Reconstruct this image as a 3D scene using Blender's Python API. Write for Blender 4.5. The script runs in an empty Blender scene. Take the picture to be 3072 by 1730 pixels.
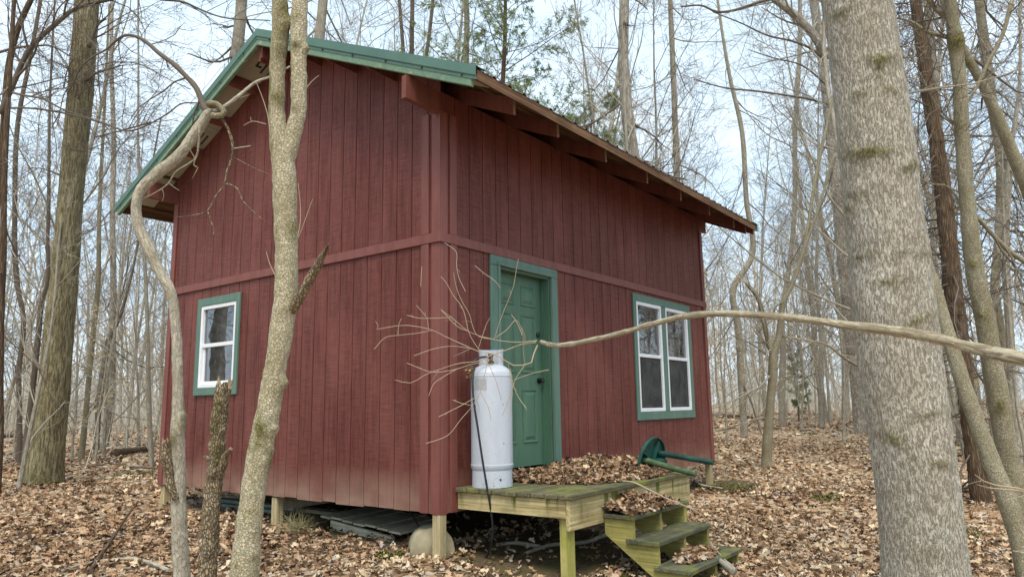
import bpy, bmesh, math, random
import numpy as np
from math import radians, sin, cos, pi
from mathutils import Matrix, Vector

rng = np.random.default_rng(7)
random.seed(7)
SC = bpy.context.scene
COL = SC.collection

# ------------------------------------------------------------------ camera
CAM = np.array([-4.709, -4.384, 0.907])
YAW, PITCH, ROLL, FPX = 0.64773, 0.16182, -0.015755, 2145.4     # focal length in pixels of a 3072 wide picture
_f = np.array([cos(PITCH) * cos(YAW), cos(PITCH) * sin(YAW), sin(PITCH)])
_r0 = np.array([sin(YAW), -cos(YAW), 0.0])
_u0 = np.cross(_r0, _f)
CR = _r0 * cos(ROLL) + _u0 * sin(ROLL)
CU = -_r0 * sin(ROLL) + _u0 * cos(ROLL)
CF = _f
cam_d = bpy.data.cameras.new("camera")
cam_d.sensor_width = 36.0
cam_d.lens = 36.0 * FPX / 3072.0
cam_d.clip_start = 0.05
cam_d.clip_end = 1000.0
cam = bpy.data.objects.new("camera", cam_d)
M = Matrix.Identity(4)
for i in range(3):
    M[i][0], M[i][1], M[i][2], M[i][3] = CR[i], CU[i], -CF[i], CAM[i]
cam.matrix_world = M
COL.objects.link(cam)
SC.camera = cam

# ------------------------------------------------------------------ light
SUN_EL, SUN_AZ = radians(58), radians(216)        # direction towards the sun (angle from +x, counter-clockwise)
SKY_K = 0.10
w = bpy.data.worlds.new("World")
SC.world = w
w.use_nodes = True
nt = w.node_tree
nt.nodes.clear()
wo = nt.nodes.new("ShaderNodeOutputWorld")
bg = nt.nodes.new("ShaderNodeBackground")
sky = nt.nodes.new("ShaderNodeTexSky")
sky.sky_type = 'NISHITA'
sky.sun_disc = False
sky.sun_elevation = SUN_EL
sky.sun_rotation = pi / 2 - SUN_AZ
sky.air_density = 1.0
sky.dust_density = 2.0
tc = nt.nodes.new("ShaderNodeTexCoord")
mp = nt.nodes.new("ShaderNodeMapping")
mp.inputs['Scale'].default_value = (1.6, 1.6, 4.0)
ns = nt.nodes.new("ShaderNodeTexNoise")
ns.inputs['Scale'].default_value = 1.7
ns.inputs['Detail'].default_value = 5
ns.inputs['Roughness'].default_value = 0.55
rp = nt.nodes.new("ShaderNodeValToRGB")
rp.color_ramp.elements[0].position = 0.32
rp.color_ramp.elements[0].color = (3.4, 4.6, 5.7, 1)
rp.color_ramp.elements[1].position = 0.68
rp.color_ramp.elements[1].color = (4.8, 5.55, 6.1, 1)
mx = nt.nodes.new("ShaderNodeMixRGB")
mx.inputs[0].default_value = 0.85                  # a thin even cloud cover over the clear sky
nt.links.new(tc.outputs['Generated'], mp.inputs['Vector'])
nt.links.new(mp.outputs[0], ns.inputs['Vector'])
nt.links.new(ns.outputs['Fac'], rp.inputs['Fac'])
nt.links.new(sky.outputs[0], mx.inputs[1])
nt.links.new(rp.outputs['Color'], mx.inputs[2])
nt.links.new(mx.outputs[0], bg.inputs['Color'])
bg.inputs['Strength'].default_value = SKY_K
nt.links.new(bg.outputs[0], wo.inputs['Surface'])

sun_d = bpy.data.lights.new("sun", 'SUN')
sun_d.energy = 1.5
sun_d.angle = radians(25)
sun_d.color = (1.0, 0.91, 0.78)
sun = bpy.data.objects.new("sun", sun_d)
sun.rotation_euler = Vector((cos(SUN_EL) * cos(SUN_AZ), cos(SUN_EL) * sin(SUN_AZ), sin(SUN_EL))).to_track_quat('Z', 'Y').to_euler()
sun.location = (0, 0, 30)
COL.objects.link(sun)

SC.view_settings.view_transform = 'Standard'
SC.view_settings.look = 'None'
SC.view_settings.exposure = 1.33
SC.view_settings.gamma = 1.0
SC.view_settings.use_curve_mapping = False
SC.render.engine = 'CYCLES'
SC.cycles.max_bounces = 3
SC.cycles.use_adaptive_sampling = True
SC.cycles.adaptive_threshold = 0.02
SC.cycles.diffuse_bounces = 2
SC.cycles.transparent_max_bounces = 8
SC.cycles.use_denoising = True

# ------------------------------------------------------------------ helpers: pixels of the photograph to places
def pt(x, y, d):
    """point at depth d (metres along the view axis) seen at pixel x,y of the 3072x1730 photograph"""
    return CAM + d * (CF + CR * (x - 1536) / FPX - CU * (y - 865) / FPX)

REG = {'A1': (0, 0), 'A2': (1024, 0), 'A3': (2048, 0), 'A4': (0, 865), 'A5': (1024, 865), 'A6': (2048, 865)}
RS = 1024 / 1718.0
def PX(spec):
    """[(region,(x,y),...)...] -> pixel array"""
    out = []
    for reg, *pts in spec:
        ox, oy = REG[reg]
        out += [(ox + x * RS, oy + y * RS) for x, y in pts]
    return np.array(out)

def gnd(x, y):
    x = np.asarray(x, float); y = np.asarray(y, float)
    z = -0.40 + 0.006 * np.clip(x, -20, 60) + 0.028 * np.clip(y, -10, 7)
    z = z + 0.048 * np.clip(y, -6, 0) * np.clip((6 - x) / 3, 0, 1)
    z = z + 0.05 * np.sin(x * 0.55 + 1.3) * np.sin(y * 0.47 + 0.6) * np.clip((np.hypot(x - 2.5, y - 2) - 4) / 6, 0, 1)
    return z

def gpix(x, y):
    """place on the ground seen at a pixel"""
    d = CF + CR * (x - 1536) / FPX - CU * (y - 865) / FPX
    t = 5.0
    for _ in range(60):
        p = CAM + d * t
        t += (p[2] - float(gnd(p[0], p[1]))) / max(-d[2], 0.02) * 0.7
        t = min(max(t, 0.5), 90)
    p = CAM + d * t
    return np.array([p[0], p[1], float(gnd(p[0], p[1]))])

# ------------------------------------------------------------------ helpers: meshes
def arr_mesh(name, V, F, uv=None, attr=None, smooth=True, mats=None, fmat=None):
    """V (n,3); F list of int arrays (m,k) with k = 3 or 4; uv list of (m,k,2); attr (n,) float"""
    me = bpy.data.meshes.new(name)
    V = np.asarray(V, np.float32)
    me.vertices.add(len(V))
    me.vertices.foreach_set('co', V.ravel())
    F = [np.asarray(f, np.int32) for f in F if len(f)]
    loops = np.concatenate([f.ravel() for f in F])
    tot = np.concatenate([np.full(len(f), f.shape[1], np.int32) for f in F])
    start = np.concatenate([[0], np.cumsum(tot)[:-1]]).astype(np.int32)
    me.loops.add(len(loops))
    me.loops.foreach_set('vertex_index', loops)
    me.polygons.add(len(tot))
    me.polygons.foreach_set('loop_start', start)
    me.polygons.foreach_set('loop_total', tot)
    me.polygons.foreach_set('use_smooth', np.full(len(tot), smooth, bool))
    if uv is not None:
        l = me.uv_layers.new(name='UVMap')
        l.data.foreach_set('uv', np.concatenate([np.asarray(u, np.float32).reshape(-1, 2) for u in uv]).ravel())
    if attr is not None:
        a = me.attributes.new('tone', 'FLOAT', 'POINT')
        a.data.foreach_set('value', np.asarray(attr, np.float32))
    me.update()
    me.validate()
    for m in (mats or []):
        me.materials.append(m)
    return me

def link(name, me, parent=None, label=None, cat=None, group=None, kind=None, loc=None):
    o = bpy.data.objects.new(name, me)
    COL.objects.link(o)
    if parent is not None:
        o.parent = parent
    if loc is not None:
        o.location = loc
    return tag(o, label, cat, group, kind)

def tag(o, label=None, cat=None, group=None, kind=None):
    if label: o['label'] = label
    if cat: o['category'] = cat
    if group: o['group'] = group
    if kind: o['kind'] = kind
    return o

def empty(name, label, cat, group=None, loc=(0, 0, 0)):
    o = bpy.data.objects.new(name, None)
    o.empty_display_size = 0.2
    o.location = loc
    COL.objects.link(o)
    return tag(o, label, cat, group)

class BM:
    """collects boxes, prisms, lathes and tubes; build() links them as one mesh object"""
    def __init__(self): self.v = []; self.f = []
    def add(self, v, f):
        n = len(self.v); self.v += [tuple(map(float, p)) for p in v]; self.f += [tuple(i + n for i in q) for q in f]; return self
    def box(self, x0, x1, y0, y1, z0, z1):
        v = [(x0, y0, z0), (x1, y0, z0), (x1, y1, z0), (x0, y1, z0), (x0, y0, z1), (x1, y0, z1), (x1, y1, z1), (x0, y1, z1)]
        return self.add(v, [(0, 3, 2, 1), (4, 5, 6, 7), (0, 1, 5, 4), (1, 2, 6, 5), (2, 3, 7, 6), (3, 0, 4, 7)])
    def hexa(self, v):
        return self.add(v, [(0, 3, 2, 1), (4, 5, 6, 7), (0, 1, 5, 4), (1, 2, 6, 5), (2, 3, 7, 6), (3, 0, 4, 7)])
    def prism(self, prof, a, b, axis=0):
        """profile of 2-d points swept along an axis from a to b"""
        n = len(prof); v = []
        for t in (a, b):
            for p, q in prof:
                v.append({0: (t, p, q), 1: (p, t, q), 2: (p, q, t)}[axis])
        f = [(i, (i + 1) % n, n + (i + 1) % n, n + i) for i in range(n)]
        return self.add(v, f + [tuple(range(n))[::-1], tuple(range(n, 2 * n))])
    def lathe(self, prof, n=32, c=(0, 0, 0)):
        v = []; f = []
        for r, z in prof:
            for k in range(n):
                a = 2 * pi * k / n; v.append((c[0] + r * cos(a), c[1] + r * sin(a), c[2] + z))
        for i in range(len(prof) - 1):
            for k in range(n):
                f.append((i * n + k, i * n + (k + 1) % n, (i + 1) * n + (k + 1) % n, (i + 1) * n + k))
        f.append(tuple(range(n))[::-1]); f.append(tuple(range((len(prof) - 1) * n, len(prof) * n)))
        return self.add(v, f)
    def tube(self, pts, rad, n=8):
        pts = [np.array(p, float) for p in pts]
        if np.isscalar(rad): rad = [rad] * len(pts)
        v = []; ref = np.array([0.31, 0.17, 0.93])
        for i, p in enumerate(pts):
            t = pts[min(i + 1, len(pts) - 1)] - pts[max(i - 1, 0)]; t /= np.linalg.norm(t) + 1e-9
            a = ref - t * (ref @ t)
            if np.linalg.norm(a) < 0.1: a = np.array([1, 0, 0]) - t * t[0]
            a /= np.linalg.norm(a); b = np.cross(t, a); ref = a
            for k in range(n):
                q = 2 * pi * k / n; v.append(p + rad[i] * (a * cos(q) + b * sin(q)))
        f = [(i * n + k, i * n + (k + 1) % n, (i + 1) * n + (k + 1) % n, (i + 1) * n + k) for i in range(len(pts) - 1) for k in range(n)]
        f.append(tuple(range(n))[::-1]); f.append(tuple(range((len(pts) - 1) * n, len(pts) * n)))
        return self.add(v, f)
    def build(self, name, mat, parent=None, bevel=0, smooth=False, **kw):
        me = bpy.data.meshes.new(name)
        if bevel:
            bm = bmesh.new()
            vs = [bm.verts.new(p) for p in self.v]
            for q in self.f: bm.faces.new([vs[i] for i in q])
            bmesh.ops.bevel(bm, geom=bm.edges[:], offset=bevel, segments=1, affect='EDGES')
            bm.to_mesh(me); bm.free()
        else:
            me.from_pydata(self.v, [], self.f)
        if smooth:
            me.polygons.foreach_set('use_smooth', np.ones(len(me.polygons), bool))
            if smooth is not True:
                me.set_sharp_from_angle(angle=radians(smooth))
        me.materials.append(mat)
        me.update()
        return link(name, me, parent, **kw)

def cut(u0, u1, v0, v1, holes):
    """rectangle minus rectangles -> list of rectangles"""
    R = [(u0, u1, v0, v1)]
    for a0, a1, b0, b1 in holes:
        S = []
        for r in R:
            if a1 <= r[0] or a0 >= r[1] or b1 <= r[2] or b0 >= r[3]:
                S.append(r); continue
            if r[0] < a0: S.append((r[0], a0, r[2], r[3]))
            if a1 < r[1]: S.append((a1, r[1], r[2], r[3]))
            m0, m1 = max(r[0], a0), min(r[1], a1)
            if r[2] < b0: S.append((m0, m1, r[2], b0))
            if b1 < r[3]: S.append((m0, m1, b1, r[3]))
        R = S
    return [r for r in R if r[1] - r[0] > 0.006 and r[3] - r[2] > 0.006]

# value noise for shaping
_perm = rng.random((32, 32, 32))
def vnoise(P, s=1.0):
    P = np.asarray(P) * s
    i = np.floor(P).astype(int); f = P - i; f = f * f * (3 - 2 * f)
    def g(a, b, c): return _perm[(i[..., 0] + a) % 32, (i[..., 1] + b) % 32, (i[..., 2] + c) % 32]
    x0 = g(0,0,0)*(1-f[...,0])+g(1,0,0)*f[...,0]; x1 = g(0,1,0)*(1-f[...,0])+g(1,1,0)*f[...,0]
    x2 = g(0,0,1)*(1-f[...,0])+g(1,0,1)*f[...,0]; x3 = g(0,1,1)*(1-f[...,0])+g(1,1,1)*f[...,0]
    y0 = x0*(1-f[...,1])+x1*f[...,1]; y1 = x2*(1-f[...,1])+x3*f[...,1]
    return (y0*(1-f[...,2])+y1*f[...,2]) * 2 - 1

# ------------------------------------------------------------------ materials
def new_mat(name, rough=0.8, spec=0.3):
    m = bpy.data.materials.new(name); m.use_nodes = True
    b = m.node_tree.nodes['Principled BSDF']
    b.inputs['Roughness'].default_value = rough
    b.inputs['Specular IOR Level'].default_value = spec
    return m, m.node_tree, b
def nd(nt, t): return nt.nodes.new(t)
def vec(nt, kind='pos', scale=(1, 1, 1), off=(0, 0, 0)):
    if kind == 'pos': s = nd(nt, 'ShaderNodeNewGeometry').outputs['Position']
    elif kind == 'uv': s = nd(nt, 'ShaderNodeUVMap').outputs['UV']
    else: s = nd(nt, 'ShaderNodeTexCoord').outputs['Object']
    m = nd(nt, 'ShaderNodeMapping'); m.inputs['Scale'].default_value = scale; m.inputs['Location'].default_value = off
    nt.links.new(s, m.inputs['Vector']); return m.outputs[0]
def noise(nt, v, scale=5, detail=4, rough=0.6, dist=0.0):
    n = nd(nt, 'ShaderNodeTexNoise'); n.inputs['Scale'].default_value = scale; n.inputs['Detail'].default_value = detail
    n.inputs['Roughness'].default_value = rough; n.inputs['Distortion'].default_value = dist
    nt.links.new(v, n.inputs['Vector']); return n.outputs['Fac']
def voro(nt, v, scale=5, feature='DISTANCE_TO_EDGE', out='Distance', rand=1.0):
    n = nd(nt, 'ShaderNodeTexVoronoi'); n.feature = feature; n.inputs['Scale'].default_value = scale
    n.inputs['Randomness'].default_value = rand
    nt.links.new(v, n.inputs['Vector']); return n.outputs[out]
def ramp(nt, fac, stops, interp='LINEAR'):
    n = nd(nt, 'ShaderNodeValToRGB'); cr = n.color_ramp; cr.interpolation = interp
    while len(cr.elements) < len(stops): cr.elements.new(0.5)
    for e, (p, c) in zip(cr.elements, stops):
        e.position = p
        if not isinstance(c, tuple): c = (c, c, c)
        e.color = (*c[:3], 1)
    nt.links.new(fac, n.inputs['Fac']); return n.outputs['Color']
def mixc(nt, fac, a, b, mode='MIX'):
    n = nd(nt, 'ShaderNodeMixRGB'); n.blend_type = mode
    for i, x in ((0, fac), (1, a), (2, b)):
        if isinstance(x, (int, float)): n.inputs[i].default_value = x if i == 0 else (x, x, x, 1)
        elif isinstance(x, tuple): n.inputs[i].default_value = (*x[:3], 1)
        else: nt.links.new(x, n.inputs[i])
    return n.outputs[0]
def mth(nt, op, a, b=0.0):
    n = nd(nt, 'ShaderNodeMath'); n.operation = op
    for i, x in ((0, a), (1, b)):
        if isinstance(x, (int, float)): n.inputs[i].default_value = x
        else: nt.links.new(x, n.inputs[i])
    return n.outputs[0]
def sep(nt, v, i):
    n = nd(nt, 'ShaderNodeSeparateXYZ'); nt.links.new(v, n.inputs[0]); return n.outputs[i]
def objrand(nt): return nd(nt, 'ShaderNodeObjectInfo').outputs['Random']
def bump(nt, b, h, strength=0.5, dist=0.01, prev=None):
    n = nd(nt, 'ShaderNodeBump'); n.inputs['Strength'].default_value = strength; n.inputs['Distance'].default_value = dist
    nt.links.new(h, n.inputs['Height'])
    if prev is not None: nt.links.new(prev, n.inputs['Normal'])
    nt.links.new(n.outputs[0], b.inputs['Normal']); return n.outputs[0]
def setc(nt, b, c):
    if isinstance(c, tuple): b.inputs['Base Color'].default_value = (*c, 1)
    else: nt.links.new(c, b.inputs['Base Color'])

def m_siding():
    m, nt, b = new_mat('red_siding_paint', 0.5, 0.2)
    g = vec(nt, 'pos')
    streak = noise(nt, vec(nt, 'pos', (26, 26, 1.0)), 1, 5, 0.65, 0.3)      # vertical grain
    saw = noise(nt, vec(nt, 'pos', (5, 5, 150)), 1, 2, 0.5, 0.25)           # rough sawn marks across
    cath = noise(nt, vec(nt, 'pos', (13, 13, 1.5), (3, 1, 7)), 1, 2, 0.4, 1.8)
    patch = noise(nt, vec(nt, 'pos', (2.2, 2.2, 1.1)), 1, 4, 0.6)
    dark, mid, pale = (0.055, 0.015, 0.0118), (0.148, 0.043, 0.0335), (0.255, 0.108, 0.087)
    c = ramp(nt, streak, [(0.3, dark), (0.52, mid), (0.75, (0.19, 0.063, 0.050))])
    c = mixc(nt, ramp(nt, cath, [(0.46, 0.0), (0.5, 0.7), (0.54, 0.0)]), c, dark)
    c = mixc(nt, mth(nt, 'MULTIPLY', ramp(nt, saw, [(0.48, 0.0), (0.62, 1.0)]), ramp(nt, patch, [(0.4, 0.0), (0.7, 0.4)])), c, pale)
    c = mixc(nt, ramp(nt, saw, [(0.33, 0.6), (0.45, 0.0)]), c, dark)
    c = mixc(nt, mth(nt, 'MULTIPLY', ramp(nt, patch, [(0.45, 0.0), (0.75, 0.35)]), 1.0), c, (0.215, 0.085, 0.072))
    rv = objrand(nt)
    c = mixc(nt, 0.28, c, ramp(nt, rv, [(0.0, (0.108, 0.031, 0.0245)), (1.0, (0.178, 0.056, 0.044))]))
    # weather: dark runs down the boards and bleached areas
    runs = noise(nt, vec(nt, 'pos', (7, 7, 0.55), (4, 2, 9)), 1, 4, 0.6, 0.4)
    c = mixc(nt, ramp(nt, runs, [(0.30, 0.75), (0.44, 0.0)]), c, (0.085, 0.019, 0.015))
    bl = noise(nt, vec(nt, 'pos', (1.1, 1.1, 0.5), (1, 7, 3)), 1, 5, 0.7)
    c = mixc(nt, ramp(nt, bl, [(0.52, 0.0), (0.72, 0.5)]), c, (0.27, 0.092, 0.074))
    z = sep(nt, g, 2)
    # splashed dirt along the bottom edge of the boards
    dirt = mth(nt, 'MULTIPLY', ramp(nt, mth(nt, 'ADD', z, mth(nt, 'MULTIPLY', streak, 0.32)), [(0.10, 1.0), (0.52, 0.0)]),
               ramp(nt, noise(nt, vec(nt, 'pos', (1.3, 1.3, 2)), 1, 3), [(0.35, 0.25), (0.6, 0.95)]))
    c = mixc(nt, dirt, c, (0.33, 0.22, 0.16))
    fleck = ramp(nt, noise(nt, vec(nt, 'pos', (55, 55, 22)), 1, 1), [(0.79, 0.0), (0.82, 0.7)])
    c = mixc(nt, fleck, c, (0.42, 0.27, 0.24))
    setc(nt, b, c)
    nt.links.new(ramp(nt, saw, [(0.3, 0.62), (0.7, 0.36)]), b.inputs['Roughness'])
    n1 = bump(nt, b, saw, 0.35, 0.004)
    bump(nt, b, streak, 0.35, 0.006, n1)
    return m

def m_paint(name, c0, c1, wear=None, wamt=0.1, rough=0.5, grain=(14, 14, 2)):
    m, nt, b = new_mat(name, rough, 0.4)
    n = noise(nt, vec(nt, 'pos', grain), 1, 4, 0.6)
    c = ramp(nt, n, [(0.3, c0), (0.7, c1)])
    fine = noise(nt, vec(nt, 'pos', (90, 90, 90)), 1, 2)
    c = mixc(nt, ramp(nt, fine, [(0.35, 0.18), (0.55, 0.0)]), c, tuple(x * 0.5 for x in c0))
    if wear:
        big = noise(nt, vec(nt, 'pos', (7, 7, 5)), 1, 6, 0.75)
        c = mixc(nt, ramp(nt, big, [(0.72 - wamt, 0.0), (0.76 - wamt, 0.9)]), c, wear)
    setc(nt, b, c)
    bump(nt, b, n, 0.25, 0.004)
    return m

def m_wood(name, tones, grain='x', green=0.0, rough=0.85, stripe=1.0, greencol=(0.17, 0.20, 0.035), topgreen=None):
    """sawn lumber; grain runs along an axis; green algae in patches"""
    m, nt, b = new_mat(name, rough, 0.2)
    s = {'x': (1.3, 55, 55), 'y': (55, 1.3, 55), 'z': (55, 55, 1.3)}[grain]
    oi = nd(nt, 'ShaderNodeObjectInfo')
    v = nd(nt, 'ShaderNodeVectorMath'); v.operation = 'ADD'
    g = nd(nt, 'ShaderNodeNewGeometry')
    sc = nd(nt, 'ShaderNodeMapping'); sc.inputs['Scale'].default_value = s
    nt.links.new(g.outputs['Position'], sc.inputs[0])
    rr = nd(nt, 'ShaderNodeVectorMath'); rr.operation = 'SCALE'; rr.inputs[0].default_value = (37, 91, 53)
    nt.links.new(oi.outputs['Random'], rr.inputs['Scale'])
    nt.links.new(sc.outputs[0], v.inputs[0]); nt.links.new(rr.outputs[0], v.inputs[1])
    n = noise(nt, v.outputs[0], 1, 4, 0.6, 0.6)
    c = ramp(nt, n, [(0.34, tones[0]), (0.5, tones[1]), (0.66, tones[2])])
    c = mixc(nt, 0.5, c, ramp(nt, oi.outputs['Random'], [(0, 0.62), (1, 1.12)]), 'MULTIPLY')
    blot = noise(nt, vec(nt, 'pos', (3.1, 3.1, 3.1)), 1, 5, 0.65)
    c = mixc(nt, ramp(nt, blot, [(0.35, 0.45), (0.55, 0.0)]), c, tuple(x * 0.45 for x in tones[0]))
    if green:
        gn = noise(nt, vec(nt, 'pos', (4.5, 4.5, 3), (2, 5, 1)), 1, 6, 0.7)
        c = mixc(nt, ramp(nt, gn, [(0.62 - green, 0.0), (0.82 - green, 0.85)]), c, greencol)
    if topgreen:
        lo, hi = topgreen
        st = noise(nt, vec(nt, 'pos', (7.5, 7.5, 0.7), (0.4, 2.2, 0)), 1, 3, 0.6)
        zz = sep(nt, g.outputs['Position'], 2)
        msk = mth(nt, 'MULTIPLY', ramp(nt, st, [(0.53, 0.0), (0.62, 0.9)]),
                  ramp(nt, mth(nt, 'DIVIDE', mth(nt, 'SUBTRACT', zz, lo), hi - lo), [(0.15, 0.0), (0.75, 1.0)]))
        c = mixc(nt, msk, c, (0.10, 0.12, 0.012))
    setc(nt, b, c)
    bump(nt, b, n, 0.4, 0.004)
    return m

def m_bark(name, cols, cell=(40, 40), crack=(0.0, 0.12), crackcol=(0.05, 0.04, 0.03), depth=0.01, moss=0.0, lichen=0.0, fleck=None, strength=0.8, coord='uv', big=0.0, ridge=None):
    m, nt, b = new_mat(name, 0.92, 0.12)
    u = vec(nt, coord, (cell[0], cell[1], cell[0]))
    # wobble the cells so that they do not read as a regular lattice
    wob = nd(nt, 'ShaderNodeTexNoise'); wob.inputs['Scale'].default_value = 0.6; wob.inputs['Detail'].default_value = 3
    nt.links.new(u, wob.inputs['Vector'])
    ad = nd(nt, 'ShaderNodeVectorMath'); ad.operation = 'MULTIPLY_ADD'; ad.inputs[1].default_value = (1.5, 1.5, 1.5)
    nt.links.new(wob.outputs['Color'], ad.inputs[0]); nt.links.new(u, ad.inputs[2])
    e = voro(nt, ad.outputs[0], 1.0)
    cellc = voro(nt, ad.outputs[0], 1.0, 'F1', 'Color')
    k = ramp(nt, e, [(crack[0], 0.0), (crack[1], 1.0)])
    if ridge:                       # joined vertical ridges with furrows between them
        rn = noise(nt, vec(nt, coord, (ridge[0], ridge[1], ridge[0])), 1, 3, 0.55, 1.0)
        brk = noise(nt, vec(nt, coord, (ridge[0] * 0.8, ridge[1] * 5, ridge[0]), (3, 1, 0)), 1, 2, 0.5)
        k = mth(nt, 'MULTIPLY', ramp(nt, rn, [(0.40, 0.0), (0.53, 1.0)]), ramp(nt, brk, [(0.30, 0.25), (0.42, 1.0)]))
    n = noise(nt, vec(nt, coord, (7, 3, 7)), 1, 5, 0.65)
    n2 = noise(nt, vec(nt, coord, (90, 45, 90)), 1, 3, 0.6)
    c = ramp(nt, n, [(0.3, cols[0]), (0.5, cols[1]), (0.7, cols[2])])
    c = mixc(nt, 0.4, c, ramp(nt, sep(nt, cellc, 0), [(0, 0.6), (1, 1.25)]), 'MULTIPLY')
    c = mixc(nt, 0.5, c, ramp(nt, n2, [(0.3, 0.55), (0.7, 1.3)]), 'MULTIPLY')
    c = mixc(nt, k, crackcol, c)
    if fleck:
        fl = ramp(nt, noise(nt, vec(nt, coord, (75, 24, 75), (9, 3, 2)), 1, 2), [(0.55, 0.0), (0.63, 0.8)])
        c = mixc(nt, fl, c, fleck)
    if lichen:
        ln = noise(nt, vec(nt, coord, (5, 3.4, 5), (4, 8, 0)), 1, 6, 0.7)
        c = mixc(nt, ramp(nt, ln, [(0.68 - lichen, 0.0), (0.72 - lichen, 0.75)]), c, (0.30, 0.34, 0.25))
    if moss:
        mn = noise(nt, vec(nt, coord, (6, 2.4, 6), (1, 2, 0)), 1, 6, 0.72)
        c = mixc(nt, ramp(nt, mn, [(0.72 - moss, 0.0), (0.80 - moss, 0.9)]), c, (0.13, 0.135, 0.02))
    tn = nd(nt, 'ShaderNodeAttribute'); tn.attribute_name = 'tone'
    c = mixc(nt, tn.outputs['Fac'], c, mixc(nt, ramp(nt, n2, [(0.45, 0.0), (0.6, 1.0)]), (0.075, 0.06, 0.035), (0.19, 0.18, 0.03)))
    setc(nt, b, c)
    h = mixc(nt, 0.3, k, n2)
    if not strength: return m
    p = bump(nt, b, h, strength, depth)
    if big: bump(nt, b, n, 0.6, big, p)
    return m

def m_twig(name, c0, c1):
    m, nt, b = new_mat(name, 0.9, 0.15)
    n = noise(nt, vec(nt, 'obj', (3, 3, 3)), 1, 3)
    setc(nt, b, mixc(nt, 0.5, ramp(nt, n, [(0.3, c0), (0.7, c1)]), ramp(nt, objrand(nt), [(0, c0), (1, c1)])))
    return m

def m_plain(name, c, rough=0.5, spec=0.4, metal=0.0, var=0.15, sc=20):
    m, nt, b = new_mat(name, rough, spec)
    n = noise(nt, vec(nt, 'pos'), sc, 4)
    setc(nt, b, ramp(nt, n, [(0.3, tuple(x * (1 - var) for x in c)), (0.7, tuple(min(1, x * (1 + var)) for x in c))]))
    b.inputs['Metallic'].default_value = metal
    return m

def m_leaf(name, stops, trans=0.25):
    m, nt, b = new_mat(name, 0.75, 0.25)
    a = nd(nt, 'ShaderNodeAttribute'); a.attribute_name = 'tone'
    c = ramp(nt, a.outputs['Fac'], stops)
    n = noise(nt, vec(nt, 'pos', (40, 40, 40)), 1, 3)
    c = mixc(nt, 0.7, c, ramp(nt, n, [(0.3, 0.6), (0.7, 1.25)]), 'MULTIPLY')
    setc(nt, b, c)
    if trans:
        t = nd(nt, 'ShaderNodeBsdfTranslucent'); nt.links.new(c, t.inputs['Color'])
        ms = nd(nt, 'ShaderNodeMixShader'); ms.inputs[0].default_value = trans
        o = nt.nodes['Material Output']
        nt.links.new(b.outputs[0], ms.inputs[1]); nt.links.new(t.outputs[0], ms.inputs[2]); nt.links.new(ms.outputs[0], o.inputs['Surface'])
    return m

LEAFSTOPS = [(0.0, (0.075, 0.046, 0.027)), (0.16, (0.20, 0.12, 0.066)), (0.36, (0.36, 0.22, 0.125)), (0.56, (0.49, 0.335, 0.205)),
             (0.70, (0.44, 0.38, 0.315)), (0.80, (0.58, 0.44, 0.27)), (0.94, (0.66, 0.53, 0.35)), (1.0, (0.72, 0.62, 0.46))]
MT = {}
MT['siding'] = m_siding()
MT['red'] = m_paint('red_trim_paint', (0.16, 0.050, 0.039), (0.215, 0.074, 0.060), (0.29, 0.16, 0.125), 0.02)
MT['redrough'] = m_paint('red_rafter_paint', (0.12, 0.034, 0.024), (0.185, 0.06, 0.042), (0.23, 0.12, 0.075), 0.06, 0.7)
MT['green'] = m_paint('green_door_paint', (0.066, 0.145, 0.095), (0.092, 0.182, 0.12), (0.40, 0.47, 0.42), -0.03, 0.45)
MT['greentrim'] = m_paint('green_trim_paint', (0.082, 0.162, 0.125), (0.12, 0.205, 0.165), (0.42, 0.48, 0.43), 0.015, 0.5)
MT['peel'] = m_paint('peeling_green_paint', (0.11, 0.20, 0.14), (0.19, 0.28, 0.19), (0.40, 0.38, 0.24), 0.12, 0.8, (6, 30, 30))
MT['metal'] = m_paint('green_roof_metal', (0.065, 0.14, 0.112), (0.095, 0.18, 0.14), (0.15, 0.20, 0.13), 0.05, 0.45, (3, 3, 3))
MT['roofsheet'] = m_plain('weathered_roof_sheet', (0.075, 0.055, 0.042), 0.6, 0.3, 0, 0.4, 6)
MT['endface'] = m_plain('pale_end_face', (0.30, 0.20, 0.14), 0.9, 0.1, 0, 0.3, 30)
MT['white'] = m_plain('white_vinyl', (0.74, 0.76, 0.79), 0.4, 0.4, 0, 0.05)
MT['foil'] = m_plain('foam_board_face', (0.34, 0.32, 0.26), 0.6, 0.3, 0, 0.14, 4)
MT['ink'] = m_plain('black_ink', (0.02, 0.02, 0.02), 0.7)
MT['black'] = m_plain('black_metal', (0.012, 0.012, 0.013), 0.3, 0.5)
MT['rubber'] = m_plain('black_rubber', (0.022, 0.023, 0.028), 0.45, 0.4)
MT['brass'] = m_plain('brass_valve', (0.30, 0.21, 0.10), 0.4, 0.5, 0.7)
MT['plastic'] = m_plain('green_plastic', (0.012, 0.062, 0.05), 0.45, 0.4, 0, 0.5, 7)
MT['dirtyplastic'] = m_plain('dirty_green_plastic', (0.075, 0.12, 0.06), 0.7, 0.25, 0, 0.45, 14)
MT['stone'] = m_plain('tan_stone', (0.34, 0.30, 0.20), 0.9, 0.15, 0, 0.22, 9)
MT['dark'] = m_plain('dark_backing_and_shade', (0.03, 0.008, 0.006), 0.9, 0.1)
MT['curtain'] = m_plain('tan_curtain', (0.62, 0.43, 0.24), 0.9, 0.1, 0, 0.2, 6)
PW = ((0.22, 0.165, 0.075), (0.42, 0.345, 0.17), (0.55, 0.475, 0.27))
MT['post'] = m_wood('post_lumber', ((0.30, 0.24, 0.13), (0.45, 0.37, 0.21), (0.55, 0.47, 0.28)), 'z', 0.05)
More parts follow.
